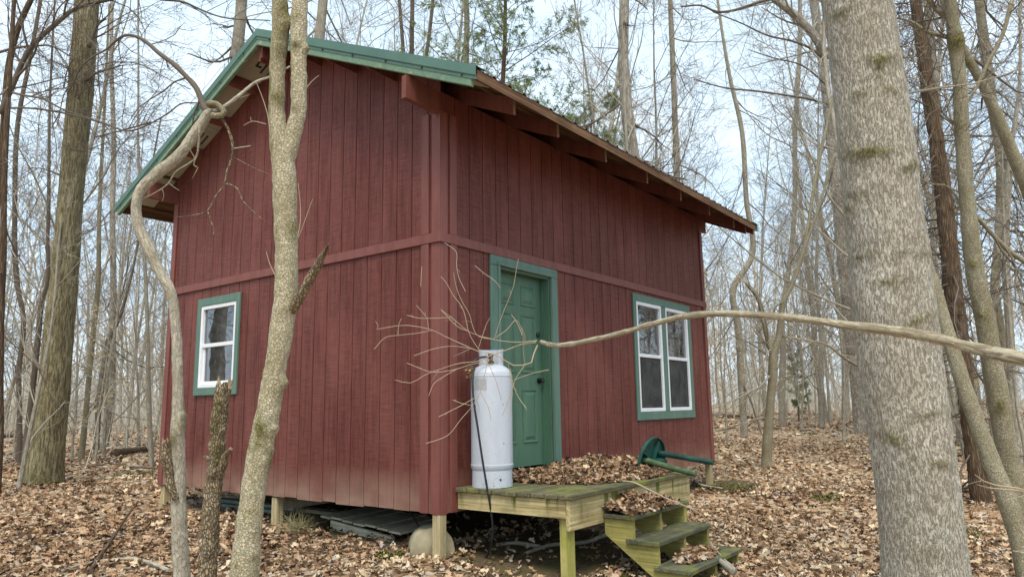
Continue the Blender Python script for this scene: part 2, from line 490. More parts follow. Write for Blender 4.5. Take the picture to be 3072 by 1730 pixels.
MT['gpost'] = m_wood('algae_post_lumber', ((0.26, 0.235, 0.075), (0.38, 0.34, 0.11), (0.48, 0.42, 0.16)), 'z', 0.10, greencol=(0.27, 0.29, 0.05))
MT['deckx'] = m_wood('mossy_deck_lumber', ((0.07, 0.066, 0.042), (0.125, 0.118, 0.068), (0.20, 0.185, 0.10)), 'x', 0.13, greencol=(0.21, 0.235, 0.03))
MT['tread'] = m_wood('mossy_tread_lumber', ((0.06, 0.06, 0.045), (0.105, 0.105, 0.07), (0.18, 0.175, 0.10)), 'x', 0.11, greencol=(0.19, 0.205, 0.04))
MT['rimx'] = m_wood('rim_lumber', PW, 'x', 0.04, topgreen=(-0.10, 0.17))
MT['rimy'] = m_wood('rim_lumber_end', PW, 'y', 0.03, topgreen=(-0.02, 0.17))
MT['string'] = m_wood('algae_stringer_lumber', ((0.24, 0.215, 0.07), (0.36, 0.325, 0.10), (0.46, 0.41, 0.15)), 'y', 0.07, greencol=(0.24, 0.25, 0.05))
MT['grey'] = m_wood('grey_lumber', ((0.32, 0.29, 0.21), (0.46, 0.42, 0.31), (0.56, 0.52, 0.39)), 'y', 0.0)
MT['bluegrey'] = m_wood('blue_grey_lumber', ((0.15, 0.19, 0.17), (0.22, 0.27, 0.24), (0.30, 0.34, 0.30)), 'y', 0.0)
MT['rooflumber'] = m_wood('roof_lumber', ((0.085, 0.045, 0.025), (0.145, 0.08, 0.045), (0.22, 0.13, 0.075)), 'x', 0.0)
MT['bark_forked'] = m_bark('scaly_tan_bark', ((0.40, 0.35, 0.225), (0.53, 0.48, 0.33), (0.63, 0.58, 0.44)), (88, 60), (0.0, 0.15), (0.26, 0.215, 0.13), 0.006, 0.15, 0.05, None, 0.8)
MT['bark_big'] = m_bark('grey_ridged_bark', ((0.38, 0.345, 0.275), (0.50, 0.465, 0.385), (0.60, 0.575, 0.50)), (115, 30), (0.0, 0.26), (0.245, 0.213, 0.165), 0.007, 0.015, 0.03, None, 0.8, big=0.015, ridge=(165, 32))
MT['bark_left'] = m_bark('olive_furrowed_bark', ((0.24, 0.21, 0.11), (0.34, 0.30, 0.175), (0.43, 0.385, 0.245)), (85, 7), (0.0, 0.25), (0.135, 0.112, 0.068), 0.012, 0.03, 0.03, None, 0.8, ridge=(60, 5))
MT['bark_pale'] = m_bark('pale_smooth_bark', ((0.31, 0.275, 0.20), (0.44, 0.40, 0.315), (0.54, 0.50, 0.41)), (55, 16), (0.0, 0.10), (0.24, 0.205, 0.145), 0.004, 0.06, 0.09, None, 0.6, big=0.012)
MT['bark_snag'] = m_bark('rotten_bark', ((0.20, 0.145, 0.09), (0.36, 0.285, 0.18), (0.50, 0.425, 0.30)), (70, 30), (0.0, 0.2), (0.12, 0.088, 0.058), 0.014, 0.0, 0.06, None, 0.9, big=0.03)
MT['bark_cedar'] = m_bark('shaggy_brown_bark', ((0.15, 0.10, 0.062), (0.24, 0.17, 0.11), (0.33, 0.255, 0.18)), (100, 4.5), (0.0, 0.3), (0.075, 0.05, 0.033), 0.014, 0.0, 0.02, None, 0.8)
MT['bark_fine'] = m_bark('grey_green_bark', ((0.26, 0.23, 0.145), (0.36, 0.325, 0.225), (0.45, 0.415, 0.31)), (120, 60), (0.0, 0.2), (0.18, 0.155, 0.10), 0.005, 0.06, 0.08, None, 0.7)
MT['bark_far'] = m_bark('woodland_bark', ((0.32, 0.29, 0.225), (0.43, 0.40, 0.325), (0.53, 0.50, 0.425)), (60, 6), (0.0, 0.25), (0.24, 0.21, 0.16), 0, 0.0, 0.06, None, 0)
MT['bark_white'] = m_bark('patchy_pale_bark', ((0.32, 0.29, 0.235), (0.45, 0.42, 0.36), (0.55, 0.52, 0.46)), (22, 5), (0.0, 0.2), (0.22, 0.185, 0.145), 0, 0.0, 0.08, None, 0)
MT['bark_branch'] = m_bark('branch_bark', ((0.26, 0.22, 0.15), (0.38, 0.335, 0.24), (0.49, 0.45, 0.35)), (48, 26), (0.0, 0.10), (0.20, 0.16, 0.105), 0.003, 0.05, 0.10, None, 0.7, ridge=(95, 9))
MT['twig'] = m_twig('bare_twigs', (0.28, 0.25, 0.195), (0.40, 0.365, 0.295))
MT['twigdark'] = m_twig('dark_bare_twigs', (0.10, 0.08, 0.062), (0.18, 0.15, 0.12))  # dark tone also paints the backlit look of twigs against the sky
MT['twigpale'] = m_twig('pale_thin_twigs', (0.32, 0.255, 0.175), (0.44, 0.365, 0.26))
MT['twigfar'] = m_twig('brightened_far_twigs', (0.48, 0.44, 0.36), (0.58, 0.54, 0.46))  # colour lightened to offset the shade inside the dense far wood
MT['leaves'] = m_leaf('fallen_leaves', LEAFSTOPS, 0)
MT['beech'] = m_leaf('pale_beech_leaves', [(0, (0.50, 0.36, 0.17)), (0.5, (0.62, 0.48, 0.26)), (1, (0.72, 0.60, 0.38))], 0.45)
MT['cedar'] = m_leaf('cedar_sprays', [(0, (0.13, 0.18, 0.07)), (0.5, (0.22, 0.28, 0.11)), (1, (0.33, 0.38, 0.16))], 0.2)
MT['grass'] = m_leaf('dry_grass', [(0, (0.30, 0.28, 0.11)), (0.5, (0.50, 0.45, 0.23)), (1, (0.66, 0.60, 0.38))], 0.3)
MT['moss'] = m_leaf('ground_moss', [(0, (0.06, 0.075, 0.015)), (1, (0.15, 0.16, 0.03))], 0)

def m_tank():
    m, nt, b = new_mat('white_tank_paint', 0.38, 0.45)
    n = noise(nt, vec(nt, 'pos', (6, 6, 2)), 1, 4)
    c = ramp(nt, n, [(0.3, (0.43, 0.47, 0.535)), (0.7, (0.52, 0.555, 0.61))])
    z = sep(nt, vec(nt, 'pos'), 2)
    low = ramp(nt, z, [(0.25, 1.0), (0.75, 0.25)])
    sp = ramp(nt, noise(nt, vec(nt, 'pos'), 95, 3, 0.7), [(0.57, 0.0), (0.66, 0.8)])
    c = mixc(nt, mth(nt, 'MULTIPLY', low, sp), c, (0.24, 0.24, 0.22))
    ru = ramp(nt, noise(nt, vec(nt, 'pos', (1, 1, 1), (5, 2, 1)), 24, 2, 0.5), [(0.72, 0.0), (0.75, 0.9)])
    c = mixc(nt, ru, c, (0.10, 0.06, 0.03))
    setc(nt, b, c)
    return m
MT['tank'] = m_tank()
def m_label():
    m, nt, b = new_mat('printed_label', 0.6, 0.3)
    p = vec(nt, 'pos', (120, 120, 115))
    rows = nd(nt, 'ShaderNodeMath'); rows.operation = 'FRACT'; nt.links.new(sep(nt, p, 2), rows.inputs[0])
    wd = noise(nt, vec(nt, 'pos', (110, 110, 20)), 1, 2)
    ink = mth(nt, 'MULTIPLY', ramp(nt, rows.outputs[0], [(0.42, 0.0), (0.5, 1.0)]), ramp(nt, wd, [(0.42, 0.0), (0.48, 1.0)]))
    setc(nt, b, mixc(nt, mth(nt, 'MULTIPLY', ink, 0.55), (0.42, 0.44, 0.46), (0.17, 0.17, 0.18)))
    return m
MT['label'] = m_label()
def m_glass(name, tint=0.65, gloss=0.10):
    m = bpy.data.materials.new(name); m.use_nodes = True; nt = m.node_tree; nt.nodes.clear()
    o = nd(nt, 'ShaderNodeOutputMaterial'); t = nd(nt, 'ShaderNodeBsdfTransparent'); t.inputs['Color'].default_value = (tint, tint, tint, 1)
    g = nd(nt, 'ShaderNodeBsdfGlossy'); g.inputs['Roughness'].default_value = 0.015; g.inputs['Color'].default_value = (0.95, 0.97, 1, 1)
    lw = nd(nt, 'ShaderNodeFresnel'); lw.inputs['IOR'].default_value = 1.5
    n = noise(nt, vec(nt, 'pos', (2.6, 2.6, 2.2)), 1, 2)
    bp = nd(nt, 'ShaderNodeBump'); bp.inputs['Strength'].default_value = 0.06; bp.inputs['Distance'].default_value = 0.02
    nt.links.new(n, bp.inputs['Height']); nt.links.new(bp.outputs[0], g.inputs['Normal'])
    a = mth(nt, 'ADD', mth(nt, 'MULTIPLY', lw.outputs[0], 1.6), gloss)
    ms = nd(nt, 'ShaderNodeMixShader'); nt.links.new(a, ms.inputs[0]); nt.links.new(t.outputs[0], ms.inputs[1]); nt.links.new(g.outputs[0], ms.inputs[2])
    # a film of dust on the pane
    d = nd(nt, 'ShaderNodeBsdfDiffuse'); d.inputs['Color'].default_value = (0.35, 0.37, 0.38, 1)
    dn = ramp(nt, noise(nt, vec(nt, 'pos', (9, 9, 7)), 1, 5, 0.7), [(0.4, 0.02), (0.7, 0.14)])
    m2 = nd(nt, 'ShaderNodeMixShader'); nt.links.new(dn, m2.inputs[0]); nt.links.new(ms.outputs[0], m2.inputs[1]); nt.links.new(d.outputs[0], m2.inputs[2])
    nt.links.new(m2.outputs[0], o.inputs['Surface'])
    return m
MT['glass'] = m_glass('window_glass')
def m_screen():
    m = bpy.data.materials.new('insect_screen'); m.use_nodes = True; nt = m.node_tree; nt.nodes.clear()
    o = nd(nt, 'ShaderNodeOutputMaterial'); t = nd(nt, 'ShaderNodeBsdfTransparent'); d = nd(nt, 'ShaderNodeBsdfDiffuse')
    n = noise(nt, vec(nt, 'pos', (6, 6, 4)), 1, 4)
    nt.links.new(ramp(nt, n, [(0.35, (0.055, 0.055, 0.055)), (0.75, (0.13, 0.135, 0.135))]), d.inputs['Color'])
    ms = nd(nt, 'ShaderNodeMixShader'); ms.inputs[0].default_value = 0.72
    nt.links.new(t.outputs[0], ms.inputs[1]); nt.links.new(d.outputs[0], ms.inputs[2]); nt.links.new(ms.outputs[0], o.inputs['Surface'])
    return m
MT['screen'] = m_screen()

def m_ground():
    m, nt, b = new_mat('leaf_litter_floor', 0.95, 0.1)
    p = vec(nt, 'pos')
    cellc = voro(nt, p, 13, 'F1', 'Color')
    n = noise(nt, p, 3.0, 6, 0.7)
    c = ramp(nt, sep(nt, cellc, 0), [(0.0, (0.12, 0.078, 0.048)), (0.3, (0.29, 0.185, 0.105)), (0.6, (0.48, 0.335, 0.20)), (0.85, (0.45, 0.39, 0.32)), (1, (0.62, 0.49, 0.32))])
    c = mixc(nt, 0.5, c, ramp(nt, n, [(0.3, 0.5), (0.7, 1.25)]), 'MULTIPLY')
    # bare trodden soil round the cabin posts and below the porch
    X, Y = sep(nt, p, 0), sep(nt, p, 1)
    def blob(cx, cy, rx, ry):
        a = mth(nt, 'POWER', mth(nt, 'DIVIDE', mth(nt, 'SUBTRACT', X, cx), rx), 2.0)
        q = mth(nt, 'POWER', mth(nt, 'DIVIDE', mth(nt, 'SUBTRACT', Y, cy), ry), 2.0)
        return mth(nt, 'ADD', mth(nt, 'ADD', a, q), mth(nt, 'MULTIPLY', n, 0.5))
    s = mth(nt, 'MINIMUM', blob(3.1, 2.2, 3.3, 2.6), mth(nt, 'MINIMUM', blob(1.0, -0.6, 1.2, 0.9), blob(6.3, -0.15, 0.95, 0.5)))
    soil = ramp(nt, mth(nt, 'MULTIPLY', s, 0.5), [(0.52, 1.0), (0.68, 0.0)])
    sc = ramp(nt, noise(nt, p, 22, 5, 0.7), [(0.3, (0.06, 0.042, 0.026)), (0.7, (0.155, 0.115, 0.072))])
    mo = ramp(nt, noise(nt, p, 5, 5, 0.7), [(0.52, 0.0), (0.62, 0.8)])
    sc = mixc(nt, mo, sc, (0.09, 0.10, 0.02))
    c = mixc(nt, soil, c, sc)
    setc(nt, b, c)
    bump(nt, b, mixc(nt, 0.5, sep(nt, cellc, 1), n), 0.8, 0.03)
    return m
MT['ground'] = m_ground()

# ------------------------------------------------------------------ ground
def build_ground():
    r = np.concatenate([np.linspace(0, 14, 70), np.geomspace(14.5, 300, 50)])
    a = np.linspace(0, 2 * pi, 145)[:-1]
    RR, AA = np.meshgrid(r[1:], a, indexing='ij')
    X = 1 + RR * np.cos(AA); Y = RR * np.sin(AA)
    Z = gnd(X, Y) + 0.025 * vnoise(np.stack([X, Y, X * 0], -1), 1.1) * np.clip(RR, 0, 8) / 8
    V = np.concatenate([[[1, 0, float(gnd(1, 0))]], np.stack([X, Y, Z], -1).reshape(-1, 3)])
    n = len(a); idx = 1 + np.arange(RR.size).reshape(RR.shape)
    q = np.stack([idx[:-1], idx[1:], np.roll(idx[1:], -1, 1), np.roll(idx[:-1], -1, 1)], -1).reshape(-1, 4)
    t = np.stack([np.zeros(n, int), idx[0], np.roll(idx[0], -1)], -1)
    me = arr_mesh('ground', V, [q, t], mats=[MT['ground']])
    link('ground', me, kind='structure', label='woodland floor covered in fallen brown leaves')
build_ground()

# ------------------------------------------------------------------ cabin
W, L = 4.84, 6.18            # gable width (along y), eave length (along x)
RY, RZ, SL = W / 2, 5.16, 0.4525
def zc(y): return RZ - SL * abs(y - RY)      # top of the roof at y
BAND0, BAND1 = 2.395, 2.485
DOOR = (0.863, 1.765, -0.01, 2.29)
WIN_E = [(3.78, 4.53, 0.80, 2.25), (4.66, 5.42, 0.80, 2.25)]
WIN_G = (3.235, 4.005, 1.175, 2.175)
cabin = empty('cabin', 'dark red wooden cabin with green trim, raised on short posts', 'cabin')

def wall_boards():
    R = random.Random(3)
    # ---- gable wall, facing -x
    gw = BM()
    for (a, b, c, d) in cut(0.02, W - 0.02, 0.03, 3.84, [WIN_G]):
        gw.box(0.0125, 0.07, a, b, c, d)
    gw.prism([(0.02, 3.841), (W - 0.02, 3.841), (W - 0.02, zc(W) - 0.12), (RY, RZ - 0.12), (0.02, zc(0) - 0.12)], 0.0125, 0.07, 0)
    g = gw.build('gable_wall', MT['dark'], cabin)
    edges = [0.0] + [0.16 + 0.2045 * k for k in range(0, 23)] + [W]
    edges = [e for e in edges if e <= W]
    if W - edges[-2] < 0.05: edges.pop(-2)
    for y0, y1 in zip(edges[:-1], edges[1:]):
        g0, g1 = y0 + (0.0 if y0 == 0 else 0.0045), y1 - (0.0 if y1 == W else 0.0045)
        zb = R.uniform(-0.012, 0.008) - 0.004
        for a, b, c, d in cut(g0, g1, zb, 2.44, [WIN_G]):
            BM().box(0.0, 0.012, a, b, c, d).build('plank', MT['siding'], g)
        cuts = [g0] + ([RY] if g0 < RY < g1 else []) + [g1]
        top = [(c, zc(c) - 0.085) for c in cuts]
        BM().prism([(g0, 2.4405), (g1, 2.4405)] + top[::-1], 0.0, 0.012, 0).build('plank', MT['siding'], g)
    # ---- eave wall, facing -y
    ew = BM()
    for (a, b, c, d) in cut(0.0715, L - 0.02, 0.03, 3.84, [DOOR] + WIN_E):
        ew.box(a, b, 0.0125, 0.07, c, d)
    e = ew.build('eave_wall', MT['dark'], cabin)
    edges = [0.0, 0.208] + [0.417 + 0.2085 * k for k in range(0, 28)] + [L]
    edges = [q for q in edges if q <= L]
    for x0, x1 in zip(edges[:-1], edges[1:]):
        g0, g1 = x0 + (0.0125 if x0 == 0 else 0.0045), x1 - (0.0 if x1 == L else 0.0045)
        zb = R.uniform(-0.012, 0.008) - 0.004
        for a, b, c, d in cut(g0, g1, zb, 2.44, [DOOR] + WIN_E):
            BM().box(a, b, 0.0, 0.012, c, d).build('plank', MT['siding'], e)
        BM().box(g0, g1, 0.0, 0.012, 2.4405, 3.86).build('plank', MT['siding'], e)
    # hidden back walls close the room
    BM().box(0.08, L, W - 0.07, W, 0.0, 3.95).build('back_wall', MT['siding'], cabin)
    fw = BM(); fw.prism([(0.08, 0.0), (W - 0.08, 0.0), (W - 0.08, zc(W) - 0.1), (RY, RZ - 0.1), (0.08, zc(0) - 0.1)], L - 0.07, L - 0.001, 0)
    fw.build('far_gable_wall', MT['siding'], cabin)
    BM().box(0.02, L - 0.02, 0.02, W - 0.02, 0.0, 0.029).build('floor', MT['dark'], cabin)  # floor coloured dark to paint in the deep shade under the cabin
wall_boards()

def trims():
    # belly band on both faces
    bw = BM().box(-0.024, -0.0015, -0.024, W + 0.02, BAND0, BAND1); bw.build('band_board', MT['red'], cabin, 0.003)
    BM().box(-0.0005, L + 0.02, -0.024, -0.0015, BAND0, BAND1).build('band_board', MT['red'], cabin, 0.003)
    for z0, z1 in ((-0.012, BAND0 - 0.002), (BAND1 + 0.002, 3.66)):
        BM().box(-0.020, -0.001, 0.128, 0.222, z0, z1).build('corner_board', MT['red'], cabin, 0.003)
        BM().box(0.125, 0.215, -0.020, -0.001, z0, z1).build('corner_board', MT['red'], cabin, 0.003)
        BM().box(-0.020, -0.001, W - 0.10, W - 0.005, z0, min(z1, 3.84)).build('corner_board', MT['red'], cabin, 0.003)
        BM().box(L - 0.10, L - 0.004, -0.020, -0.001, z0, z1).build('corner_board', MT['red'], cabin, 0.003)
        # rounded outer corner
        cp = BM(); prof = []
        r = 0.045
        for k in range(7):
            a = pi + (pi / 2) * k / 6; prof.append((-0.006 + r + r * cos(a), -0.006 + r + r * sin(a)))
        prof = [(-0.006, 0.10)] + prof + [(0.10, -0.006), (0.10, -0.0008), (-0.0008, -0.0008), (-0.0008, 0.10)]
        cp.prism(prof, z0 - 0.003, z1, 2)
        cp.build('corner_moulding', MT['red'], cabin, smooth=40)
trims()

def door_and_windows():
    x0, x1, _, z1 = DOOR
    d = BM().box(x0 + 0.02, x1 - 0.02, 0.105, 0.14, 0.285, z1 - 0.02).build('door', MT['green'], cabin)
    w = (x1 - x0 - 0.04); h = z1 - 0.02 - 0.285
    cx = [(x0 + 0.02 + 0.115, x0 + 0.02 + w / 2 - 0.055), (x0 + 0.02 + w / 2 + 0.055, x1 - 0.02 - 0.115)]
    rows = [(0.285 + 0.235, 0.285 + 0.79), (0.285 + 0.955, 0.285 + 1.575), (0.285 + 1.665, 0.285 + 1.89)]
    for a, b in cx:
        for c, e in rows:
            p = BM()
            def ring(m, y): return [(a + m, y, c + m), (b - m, y, c + m), (b - m, y, e - m), (a + m, y, e - m)]
            rings = [ring(0, 0.1048), ring(0.006, 0.094), ring(0.016, 0.095), ring(0.022, 0.1046), ring(0.034, 0.1046), ring(0.066, 0.0935)]
            v = sum(rings, []); f = []
            for i in range(5):
                for k in range(4): f.append((i * 4 + k, i * 4 + (k + 1) % 4, i * 4 + 4 + (k + 1) % 4, i * 4 + 4 + k))
            f.append((20, 21, 22, 23)); p.add(v, f); p.build('panel', MT['green'], d)
    for z, r in ((1.165, 0.030), (1.66, 0.024)):
        k = BM(); k.lathe([(0.001, 0), (0.033, 0), (0.033, 0.008), (0.012, 0.012), (0.012, 0.03), (r * .85, 0.036), (r, 0.05), (r * .85, 0.062), (0.004, 0.068)] if r > 0.025 else [(0.001, 0), (0.03, 0), (0.028, 0.014), (0.018, 0.02), (0.004, 0.022)], 20)
        k.v = [(1.675 + p, 0.105 - s, z + q) for p, q, s in k.v]
        k.build('door_knob' if r > 0.025 else 'deadbolt', MT['black'], d, smooth=40)
    # jambs, threshold
    fr = BM()
    fr.box(x0, x0 + 0.018, 0.0, 0.15, 0.25, z1 - 0.018).box(x1 - 0.018, x1, 0.0, 0.15, 0.25, z1 - 0.018).box(x0, x1, 0.0, 0.15, z1 - 0.017, z1)
    fr.box(x0 + 0.019, x0 + 0.032, 0.07, 0.1035, 0.27, z1 - 0.03).box(x1 - 0.032, x1 - 0.019, 0.07, 0.1035, 0.27, z1 - 0.03)
    fr.build('door_jamb', MT['green'], cabin)
    BM().box(x0 + 0.001, x1 - 0.001, -0.01, 0.15, 0.22, 0.249).build('threshold', MT['greentrim'], cabin)
    BM().box(x0, x1, 0.013, 0.07, 0.031, 0.2195).build('door_sill_board', MT['siding'], cabin)
    for a, b, c, e in ((0.708, x0 - 0.002, 0.20, z1 + 0.002), (x1 + 0.002, 1.897, 0.20, z1 + 0.002), (0.708, 1.897, z1 + 0.004, 2.393)):
        BM().box(a, b, -0.026, -0.001, c, e).build('door_casing', MT['greentrim'], cabin, 0.004)
    q = 0.045
    for a, b, c, e in ((x0 - q, x0 - 0.006, 0.20, z1 + 0.005), (x1 + 0.006, x1 + q, 0.20, z1 + 0.005), (x0 - q, x1 + q, z1 + 0.008, z1 + q)):
        BM().box(a, b, -0.036, -0.0265, c, e).build('casing_bead', MT['greentrim'], cabin, 0.004)
    # double window in the eave wall
    ox0, ox1, oz0, oz1 = 3.70, 5.515, 0.69, 2.35
    wn = empty_part('double_window')
    gt = MT['greentrim']
    for a, b, c, e in ((ox0, WIN_E[0][0] - .001, oz0, oz1), (WIN_E[1][1] + .001, ox1, oz0, oz1), (WIN_E[0][1] + .001, WIN_E[1][0] - .001, 0.801, 2.249), (WIN_E[0][0], WIN_E[1][1], oz0, 0.799), (WIN_E[0][0], WIN_E[1][1], 2.251, oz1)):
        BM().box(a, b, -0.026, -0.001, c, e).build('window_casing', gt, wn, 0.004)
    for a, b, c, e in WIN_E:
        sash_window(wn, a, b, c, e, 'y', True)
    wg = empty_part('window')
    a, b, c, e = WIN_G
    for p in ((3.165, a - .001, 1.083, 2.27), (b + .001, 4.085, 1.083, 2.27), (a, b, 1.083, c - .001), (a, b, e + .001, 2.27)):
        BM().box(-0.03, -0.001, *p).build('window_casing', gt, wg, 0.004)
    sash_window(wg, a, b, c, e, 'x', False)

def empty_part(name):
    o = bpy.data.objects.new(name, None); COL.objects.link(o); o.parent = cabin; return o

def sash_window(par, a, b, c, e, axis, curtain):
    """frame, two sashes, panes, insect screen; axis is the wall's normal"""
    def bx(bm, u0, u1, n0, n1, z0, z1):
        return bm.box(u0, u1, n0, n1, z0, z1) if axis == 'y' else bm.box(n0, n1, u0, u1, z0, z1)
    wh = MT['white']
    f = BM(); t = 0.045
    for u0, u1, z0, z1 in ((a, a + t, c, e), (b - t, b, c, e), (a + t + .0005, b - t - .0005, c, c + t), (a + t + .0005, b - t - .0005, e - t, e)):
        bx(f, u0, u1, -0.021, 0.06, z0, z1)
    f.build('window_frame', wh, par, 0.003)
    mid = (c + e) / 2 + 0.01
    r = BM(); bx(r, a + t, b - t, -0.008, 0.03, mid - 0.022, mid + 0.022); r.build('meeting_rail', wh, par, 0.003)
    s = BM(); q = 0.028
    lo, hi = c + t + .001, mid - 0.023
    for u0, u1, z0, z1 in ((a + t, a + t + q, lo, hi), (b - t - q, b - t, lo, hi), (a + t + q, b - t - q, lo, lo + 0.03)):
        bx(s, u0, u1, 0.012, 0.04, z0, z1)
    s.build('lower_sash', wh, par)
    p = BM(); bx(p, a + t - .002, b - t + .002, 0.012, 0.016, mid + 0.021, e - t + .002); p.build('pane', MT['glass'], par)
    p = BM(); bx(p, a + t + q - .002, b - t - q + .002, 0.024, 0.028, lo + 0.028, hi + .002); p.build('pane', MT['glass'], par)
    if curtain:
        p = BM(); bx(p, a + t, b - t, 0.0045, 0.0065, lo, hi); p.build('insect_screen', MT['screen'], par)
        p = BM(); n = 24; pr = []
        u0, u1 = a + (b - a) * 0.42, b - 0.02
        for k in range(n + 1):
            u = u0 + (u1 - u0) * k / n; pr.append((u, 0.062 + 0.012 * sin(k * 1.9)))
        pr += [(u, v + 0.006) for u, v in pr[::-1]]
        p.prism(pr, c, e + 0.02, 2); p.build('curtain', MT['curtain'], par, smooth=50)
door_and_windows()

def roof():
    X0, X1 = -0.42, 6.53           # rake to rake
    EY = 0.80                      # eave overhang
    rf = BM()
    # purlins along the roof, lying on the rafters
    dummy = empty_part('roof')
    def slope_box(bm, x0, x1, ya, yb, o0, o1):
        """slab between y = ya..yb with vertical offsets o0..o1 below the roof top"""
        return bm.hexa([(x0, ya, zc(ya) - o1), (x1, ya, zc(ya) - o1), (x1, yb, zc(yb) - o1), (x0, yb, zc(yb) - o1),
                        (x0, ya, zc(ya) - o0), (x1, ya, zc(ya) - o0), (x1, yb, zc(yb) - o0), (x0, yb, zc(yb) - o0)])
    for sgn in (1, -1):
        def Y(d): return RY - sgn * d        # distance from the ridge, sgn 1 = near slope
        half = RY + EY
        # metal sheets with ribs
        xs = X0 + 0.01
        n = 8; wd = (X1 - X0 - 0.02) / n
        for k in range(n):
            a = xs + k * wd; prof = []
            for j in range(4):
                u = a + j * wd / 4
                prof += [(u, 0.0), (u + 0.015, 0.022), (u + 0.04, 0.022), (u + 0.055, 0.0)]
            prof.append((a + wd - 0.002, 0.0))
            v = []
            for d in (0.02, half - 0.005):
                for u, hgt in prof: v.append((u, Y(d), zc(Y(d)) - 0.022 + hgt))
            for d in (0.02, half - 0.005):
                for u, hgt in prof: v.append((u, Y(d), zc(Y(d)) - 0.0245 + hgt))
            m = len(prof); f = []
            for i in range(m - 1):
                f.append((i, i + 1, m + i + 1, m + i)); f.append((2 * m + i, 3 * m + i, 3 * m + i + 1, 2 * m + i + 1))
                f.append((m + i, m + i + 1, 3 * m + i + 1, 3 * m + i)); f.append((i, 2 * m + i, 2 * m + i + 1, i + 1))
            BM().add(v, f).build('metal_sheet', MT['roofsheet'], dummy)
        for d in [0.07 + 0.60 * i for i in range(5)] + [half - 0.42, half - 0.09]:
            if abs(d - (half - 0.42)) < 0.02 and False: continue
            b = BM(); slope_box(b, X0 + 0.03, X1 - 0.02, Y(d - 0.045), Y(d + 0.045), 0.026, 0.062)
            b.build('purlin', MT['rooflumber'], dummy)
        # eave board
        b = BM(); slope_box(b, X0 + 0.03, X1 - 0.02, Y(half - 0.038), Y(half - 0.012), 0.026, 0.115); b.build('eave_board', MT['rooflumber'], dummy)
        # dark decking between the purlins
        b = BM(); slope_box(b, 0.0, X1 - 0.03, Y(0.03), Y(half - 0.13), 0.0255, 0.04); b.build('decking', MT['rooflumber'], dummy)
        # rafters
        for x in (0.30, 1.03, 1.99, 3.00, 3.98, 4.96, 5.93, 6.46):
            b = BM(); slope_box(b, x, x + 0.042, Y(0.045), Y(half - 0.165), 0.063, 0.222)
            ra = b.build('rafter', MT['redrough'], dummy)
            b = BM(); slope_box(b, x + 0.002, x + 0.040, Y(half - 0.1645), Y(half - 0.1615), 0.066, 0.219); b.build('end_face', MT['endface'], ra)  # thin plate on the tail's end face, paler than the rafter
        # lookouts carrying the gable overhang, foam boards between them
        marks = [0.60, 1.20, 1.81]
        for d in marks:
            b = BM(); slope_box(b, X0 + 0.05, 0.0115, Y(d - 0.021), Y(d + 0.021), 0.08, 0.20); b.build('lookout', MT['redrough'], dummy)
        st = [0.09] + sum([[d - 0.022, d + 0.022] for d in marks], []) + [RY - 0.035, RY + 0.035, half - 0.2]
        for i in range(0, len(st), 2):
            b = BM(); slope_box(b, X0 + 0.042, -0.001, Y(st[i]), Y(st[i + 1]), 0.064, 0.079); pn = b.build('foam_board', MT['foil'], dummy)
            if sgn == -1 and i in (0, 4):
                b = BM(); c = (st[i] + st[i + 1]) / 2
                for (xa, xb, da, db) in (((-0.33, -0.30, -0.05, 0.16), (-0.30, -0.24, 0.13, 0.16), (-0.22, -0.195, -0.02, 0.2), (-0.16, -0.135, 0.02, 0.2), (-0.195, -0.16, 0.17, 0.2), (-0.09, -0.065, 0.05, 0.22)) if i == 4 else ((-0.2, -0.175, -0.14, 0.04), (-0.175, -0.12, 0.01, 0.04), (-0.1, -0.075, -0.10, 0.1))):
                    slope_box(b, xa, xb, Y(c + da), Y(c + db), 0.0785, 0.0805)
                b.build('printed_mark', MT['ink'], pn)
        # barge board, peeling
        b = BM(); slope_box(b, X0, X0 + 0.04, Y(0.0), Y(half - 0.06), 0.03, 0.19); b.build('barge_board', MT['peel'], dummy, 0.004)
        b = BM(); slope_box(b, X1 - 0.019, X1 + 0.02, Y(0.0), Y(half - 0.06), 0.03, 0.19); b.build('barge_board', MT['redrough'], dummy, 0.004)
        # folded metal cap over the rake
        for xe, s2 in ((X0, -1), (X1 + 0.02, 1)):
            b = BM()
            def cr(x, o, d): return (xe + s2 * x, Y(d), zc(Y(d)) - o)
            prof = [(-0.15, -0.004), (0.012, -0.004), (0.016, 0.086), (0.004, 0.098), (0.006, 0.122), (0.002, 0.122), (0.000, 0.098), (0.011, 0.086), (0.008, 0.0005), (-0.15, 0.0005)]
            v = [cr(p, o, 0.0) for p, o in prof] + [cr(p, o, half + 0.005) for p, o in prof]
            m = len(prof); f = [(i, (i + 1) % m, m + (i + 1) % m, m + i) for i in range(m)] + [tuple(range(m)), tuple(range(m, 2 * m))[::-1]]
            cap = b.add(v, f).build('rake_cap', MT['metal'], dummy)
            if s2 == -1:
                for k in range(7):
                    d = 0.25 + k * 0.47; sc = BM(); p = cr(0.008, 0.109, d)
                    sc.box(p[0] - 0.008, p[0] + 0.001, p[1] - 0.007, p[1] + 0.007, p[2] - 0.007, p[2] + 0.007).build('screw', MT['black'], cap)
    # ridge cap
    b = BM(); prof = [(RY - 0.16, zc(RY - 0.16) + 0.003), (RY, RZ + 0.006), (RY + 0.16, zc(RY + 0.16) + 0.003), (RY + 0.16, zc(RY + 0.16) - 0.0), (RY, RZ + 0.003), (RY - 0.16, zc(RY - 0.16) - 0.0)]
    b.prism(prof, X0 + 0.02, X1, 0).build('ridge_cap', MT['metal'], dummy)
    # ridge beam boards poking out, and the eave beams
    BM().box(X0 + 0.06, X1 - 0.05, RY + 0.003, RY + 0.043, RZ - 0.36, RZ - 0.07).build('ridge_beam', MT['redrough'], dummy)
